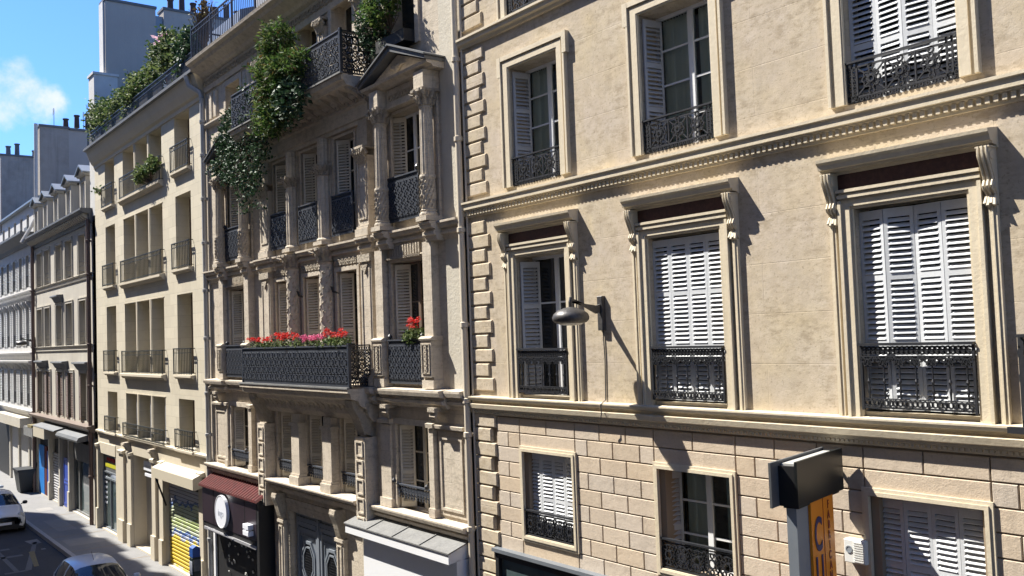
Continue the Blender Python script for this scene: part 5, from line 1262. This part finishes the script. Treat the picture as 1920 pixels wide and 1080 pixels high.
# roof terrace of the pale building
rp = [('oleander with pale pink flowers, tallest shrub of the roof terrace', (-29.9, -.02, 9.35), [((-30.3, 0, 9.55), (.8, .45, .75), 1700), ((-29.2, .1, 9.15), (.8, .45, .8), 1500), ((-31.5, .05, 9.75), (.7, .4, .5), 500)], 'petal_pale', 110),
      ('dark dense shrub at the right end of the roof terrace', (-28.3, .1, 8.9), [((-28.3, .05, 8.95), (.85, .45, .75), 2000)], None, 0),
      ('yellow green bushy shrub in the middle of the roof terrace', (-33.9, 0, 8.9), [((-34.2, 0, 9.0), (1.2, .45, .75), 2300), ((-32.8, .05, 9.15), (1.1, .4, .65), 1300)], None, 0),
      ('loose leggy shrub at the left end of the roof terrace', (-38.6, 0, 8.9), [((-38.2, 0, 9.1), (1.1, .45, .7), 1300), ((-39.9, -.1, 9.3), (.6, .3, .85), 450), ((-36.6, 0, 9.0), (.9, .4, .75), 1000)], None, 0)]
for i, (lab, loc, cl, fl, nf) in enumerate(rp):
    P = []
    for c, r, n in cl: P += blob(int(n*1.7), c, r, shell=.25, noise_=.5)
    ps = [('foliage', 'ivy_leaf' if i == 1 else 'shrub_leaf', P, .075)]
    if fl: ps.append(('flowers', fl, [p for p in blob(nf, (-30.9, 0, 10.15), (.75, .3, .18), shell=0)], .10))
    pl = plant('shrub', lab, 'shrub', (loc[0], loc[1], 8.3), ps, (loc[0], loc[1], 8.4), rnd_in(P, 45), 'shrubs on the roof terrace', r=.02, elong=1.8)
    MB().lathe([(.22, 8.2), (.30, 8.6), (.30, 8.64), (.22, 8.62)], loc[0], loc[1]+.05, 14).build('pot', 'terracotta', pl)
P = blob(260, (-26.2, -.3, 9.65), (.8, .3, .4), shell=0)
plant('dry_shrub', 'bare reddish twiggy shrub at the left end of the top railing', 'shrub', (-26.5, -.2, 8.6), [('foliage', 'rust_leaf', P, .05)], (-26.5, -.2, 8.6), P[:150]+rnd_in(P, 60), r=.014)
P = blob(700, (-33.0, -.22, 5.98), (.75, .15, .30), shell=.1)+blob(600, (-31.8, -.22, 6.1), (.7, .15, .28), shell=.1)
plant('climbing_plant', 'leafy plant along the upper railing of the pale stone building', 'plant', (-32.3, -.15, 5.6), [('foliage', 'shrub_leaf', P, .09)], (-32.3, -.1, 5.6), rnd_in(P, 30), elong=1.3)
P = blob(60, (-39.0, -.2, 6.3), (.6, .15, .12), shell=0)
plant('window_plant', 'small wispy plant at the upper left window of the pale building', 'plant', (-38.9, -.1, 6.2), [('foliage', 'shrub_leaf', P, .07)], (-38.9, -.1, 6.1), rnd_in(P, 12))
# geraniums
def geranium(x0, x1, y, z, label, petal, nf, green=1.0, hgt=.14, box=True):
    t = thing('geranium', label, 'flowers', ((x0+x1)/2, y, z), 'geraniums along the iron balconies')
    P = []
    for k in range(int((x1-x0)/.16)+1): P += blob(int(random.uniform(18, 60)*green), (x0+.08+k*.16, y+random.uniform(-.05, .03), z+random.uniform(-.05, .03)), (.12, .11, hgt*.55), shell=.2)
    leaves(P, .05, .4, 0, 1.0).build('foliage', 'shrub_leaf', t)
    F = []
    for k in range(nf):
        c = (random.uniform(x0, x1), y+random.uniform(-.12, .06), z+hgt*random.uniform(.5, 1.15)); F += blob(30, c, (.055, .05, .04), shell=.3)
    leaves(F, .026, .3, 0, 1.1).build('flowers', petal, t)
    stems(t, ((x0+x1)/2, y, z-.1), rnd_in(P, 10), .006)
    if box: MB().cbox(x0, x1, z-.22, z-.05, y-.01, y+.16, .01).build('planter', 'black_matt', t)
    return t
geranium(-22.45, -21.3, -.55, -.03, 'bright red geraniums at the left end of the long balcony', 'petal_red', 22)
geranium(-21.05, -19.75, -.55, -.02, 'second clump of red geraniums, taller, left of the carved column shafts', 'petal_red', 30, hgt=.2)
geranium(-19.35, -18.55, -.55, -.04, 'pink geraniums between the red ones on the long balcony', 'petal_pink', 22, hgt=.15)
geranium(-18.4, -17.3, -.55, -.02, 'red geraniums with most leaves at the right end of the long balcony', 'petal_red', 17, green=1.8, hgt=.22)
geranium(-15.72, -15.22, -.12, .05, 'single pot of red geraniums on the separate small balcony at right', 'petal_red', 12, green=3, hgt=.30)

# ================================================================== street things
def catmull(st, n):
    out = []
    for i in range(len(st)-1):
        p0, p1, p2, p3 = st[max(i-1, 0)], st[i], st[i+1], st[min(i+2, len(st)-1)]
        for k in range(n):
            t = k/n; out.append([.5*(2*b+(c-a)*t+(2*a-5*b+4*c-d)*t*t+(-a+3*b-3*c+d)*t**3) for a, b, c, d in zip(p0, p1, p2, p3)])
    out.append(list(st[-1])); return out
def car(X, Yc, label, paint, L=3.6, plate=True):
    """hatchback facing +X with its front bumper at X"""
    t = thing('parked_car', label, 'car', (X-L/2, Yc, GZ), 'cars parked along the kerb')
    #      dx   zlow zmid zbelt ztop  wlow wmid wbelt wtop
    st = [(0.00,.30,.50,.62,.66,.52,.60,.50,.30),(.06,.24,.50,.68,.73,.66,.72,.62,.40),(.25,.20,.52,.76,.82,.74,.79,.70,.50),(.60,.20,.55,.86,.93,.77,.82,.74,.55),(.92,.20,.58,.94,1.02,.78,.825,.77,.60),
          (1.30,.20,.60,.96,1.27,.78,.83,.78,.58),(1.62,.20,.62,.97,1.44,.78,.83,.79,.55),(2.1,.20,.62,.98,1.50,.78,.83,.79,.56),(2.7,.20,.62,.99,1.48,.78,.83,.78,.55),(3.15,.22,.62,1.0,1.40,.77,.82,.75,.52),(3.42,.26,.60,1.0,1.16,.74,.78,.70,.50),(3.56,.30,.58,.92,.98,.68,.72,.62,.45),(3.60,.36,.56,.80,.84,.55,.60,.50,.35)]
    S_ = catmull(st, 5); n = len(S_)
    def ring_(s):
        dx, zl, zm, zb, zt, wl, wm, wb, wt = s
        key = [(wl, zl), (wm*.985, (zl+zm)/2), (wm, zm), ((wm+wb)/2+.012, (zm+zb)/2+.03), (wb, zb), ((wb*.45+wt*.55), zb+(zt-zb)*.55), (wt, zt-(zt-zb)*.14), (wt*.72, zt-.012*(zt-zb)/.5), (wt*.36, zt+.008), (0, zt+.012)]
        return key
    grid = [ring_(s) for s in S_]; m = len(grid[0])
    parts = {'body': MB(), 'windscreen': MB(), 'side_window': MB()}
    def V(i, j, sy, off=0): w_, z = grid[i][j]; return (X-S_[i][0], Yc+sy*w_, GZ+z)
    for i in range(n-1):
        dx = (S_[i][0]+S_[i+1][0])/2
        for j in range(m-1):
            which = 'body'
            if .94 < dx < 1.58 and j >= 5: which = 'windscreen'
            if 1.15 < dx < 3.05 and j in (4, 5) and not (1.98 < dx < 2.07) and not (j == 5 and dx < 1.45): which = 'side_window'
            for sy in (-1, 1):
                q = [V(i, j, sy), V(i+1, j, sy), V(i+1, j+1, sy), V(i, j+1, sy)]
                parts[which].add(q if sy < 0 else q[::-1], [(0, 1, 2, 3)])
    for k_, mt in (('body', paint), ('windscreen', 'car_glass'), ('side_window', 'car_glass')):
        b = parts[k_]; o = b.build(k_, mt, t, smooth=True)
        bm_ = __import__('bmesh').new(); bm_.from_mesh(o.data); __import__('bmesh').ops.remove_doubles(bm_, verts=bm_.verts, dist=.0005); bm_.to_mesh(o.data); bm_.free()
        for p in o.data.polygons: p.use_smooth = True
    body = bpy.data.objects[o.name]
    b = MB(); b.box(X-L+.1, X-.10, Yc-.72, Yc+.72, GZ+.16, GZ+.34); b.box(X-.95, X-.92, Yc-.60, Yc+.60, GZ+.985, GZ+1.03); b.build('underbody', 'car_black', t)
    b = MB(); b.box(X-.05, X+.012, Yc-.36, Yc+.36, GZ+.33, GZ+.48); b.box(X-.06, X+.006, Yc-.25, Yc+.25, GZ+.585, GZ+.615); b.build('grille', 'car_black', t)
    for sy in (-1, 1):
        b = MB(); b.lathe([(.015, 0), (.12, .01), (.15, .04), (.15, .10), (.10, .12)], 0, 0, 14)
        b.v = [(X-.20+vz*.7-.25*abs(vx+.1)*0+.06, Yc+sy*(.60+vy*.85), GZ+.66+vx*1.0) for vx, vy, vz in b.v]
        b.build('headlight', 'headlamp', t, smooth=True)
        b = MB(); b.tube([(X-.06, Yc+sy*.60, GZ+.40), (X-.01, Yc+sy*.585, GZ+.40)], .05, 10); b.build('fog_light', 'car_black', t)
        b = MB(); b.tube([(X-1.12, Yc+sy*.78, GZ+.98), (X-1.10, Yc+sy*.88, GZ+1.02)], .02, 6); b.lathe([(.02, -.08), (.07, -.06), (.085, 0), (.07, .06), (.02, .08)], 0, 0, 10)
        k = len(b.v)-50; b.v = b.v[:k]+[(X-1.10+vx*.8, Yc+sy*.93+vz*1.2, GZ+1.04+vy*.9) for vx, vy, vz in b.v[k:]]
        b.build('mirror', 'car_black' if paint == 'car_white' else paint, t, smooth=True)
        for wx in (.68, 2.95):
            b = MB(); b.tube([(X-wx, Yc+sy*.60, GZ+.30), (X-wx, Yc+sy*.835, GZ+.30)], .30, 24); w_ = b.build('wheel', 'tyre', t)
            b = MB(); b.tube([(X-wx, Yc+sy*.80, GZ+.30), (X-wx, Yc+sy*.845, GZ+.30)], .20, 10); b.build('rim', 'rim', w_)
    if plate: MB().box(X+.0, X+.018, Yc-.26, Yc+.26, GZ+.36, GZ+.46).build('number_plate', 'sign_white', t)
    b = MB()
    for sy in (-.35, .12): b.tube([(X-1.0, Yc+sy, GZ+1.06), (X-1.22, Yc+sy+.38, GZ+1.20)], .009, 4)
    b.build('wipers', 'car_black', t)
    b = MB(); b.tube([(X-1.85, Yc, GZ+1.49), (X-2.1, Yc, GZ+1.68)], .006, 4); b.build('aerial', 'car_black', t)
    return t
car(-42.55, -3.05, 'small white hatchback parked nose towards the viewer at the far left', 'car_white')
car(-25.95, -3.1, 'pale silver blue car at the bottom edge beside the pavement, mostly roof and windscreen', 'car_silver')
car(-48.4, -3.05, 'car parked behind the small white hatchback, only its mirror and roof edge showing', 'car_silver', plate=False)
# wheelie bin
t = thing('wheelie_bin', 'dark open wheelie bin standing on the far pavement by the blue shop door', 'bin', (-53.4, -.5, PZ))
b = MB(); z0 = PZ
b.add([(-53.95,-.75,z0+.05),(-52.95,-.75,z0+.05),(-52.95,-.25,z0+.05),(-53.95,-.25,z0+.05),(-54.15,-.88,z0+1.15),(-52.75,-.88,z0+1.15),(-52.75,-.12,z0+1.15),(-54.15,-.12,z0+1.15)], [(0,1,5,4),(1,2,6,5),(2,3,7,6),(3,0,4,7),(3,2,1,0)]); b.build('body', 'bin_dark', t)
MB().frame(-54.2, -52.7, z0+1.1, z0+1.2, .05, -.92, -.08).build('rim', 'bin_dark', t)
MB().prism([(-.10,z0+1.18),(-.02,z0+1.5),(.02,z0+1.5),(-.05,z0+1.18)], -54.1, -52.8, 'x').build('lid', 'bin_dark', t)
for x in (-53.9, -53.0): MB().tube([(x-.03, -.2, z0+.1), (x+.03, -.2, z0+.1)], .1, 12).build('wheel', 'tyre', t)
# parking meter
t = thing('parking_meter', 'dark green parking meter with a blue cap standing before the painted roller shutter', 'parking meter', (-25.75, -1, PZ))
MB().cbox(-25.90, -25.60, PZ, PZ+1.42, -1.10, -.88, .03).build('body', 'meter_green', t)
MB().prism([(-1.10,PZ+1.42),(-1.10,PZ+1.66),(-1.0,PZ+1.72),(-.89,PZ+1.66),(-.89,PZ+1.42)], -25.89, -25.61, 'x').build('cap', 'meter_blue', t)
MB().box(-25.598, -25.585, -1.08, -.91, PZ+1.05, PZ+1.36).build('panel', 'canopy_grey', t)
MB().box(-25.86, -25.64, -1.11, -1.099, PZ+.95, PZ+1.3).build('screen', 'ink_grey', t)
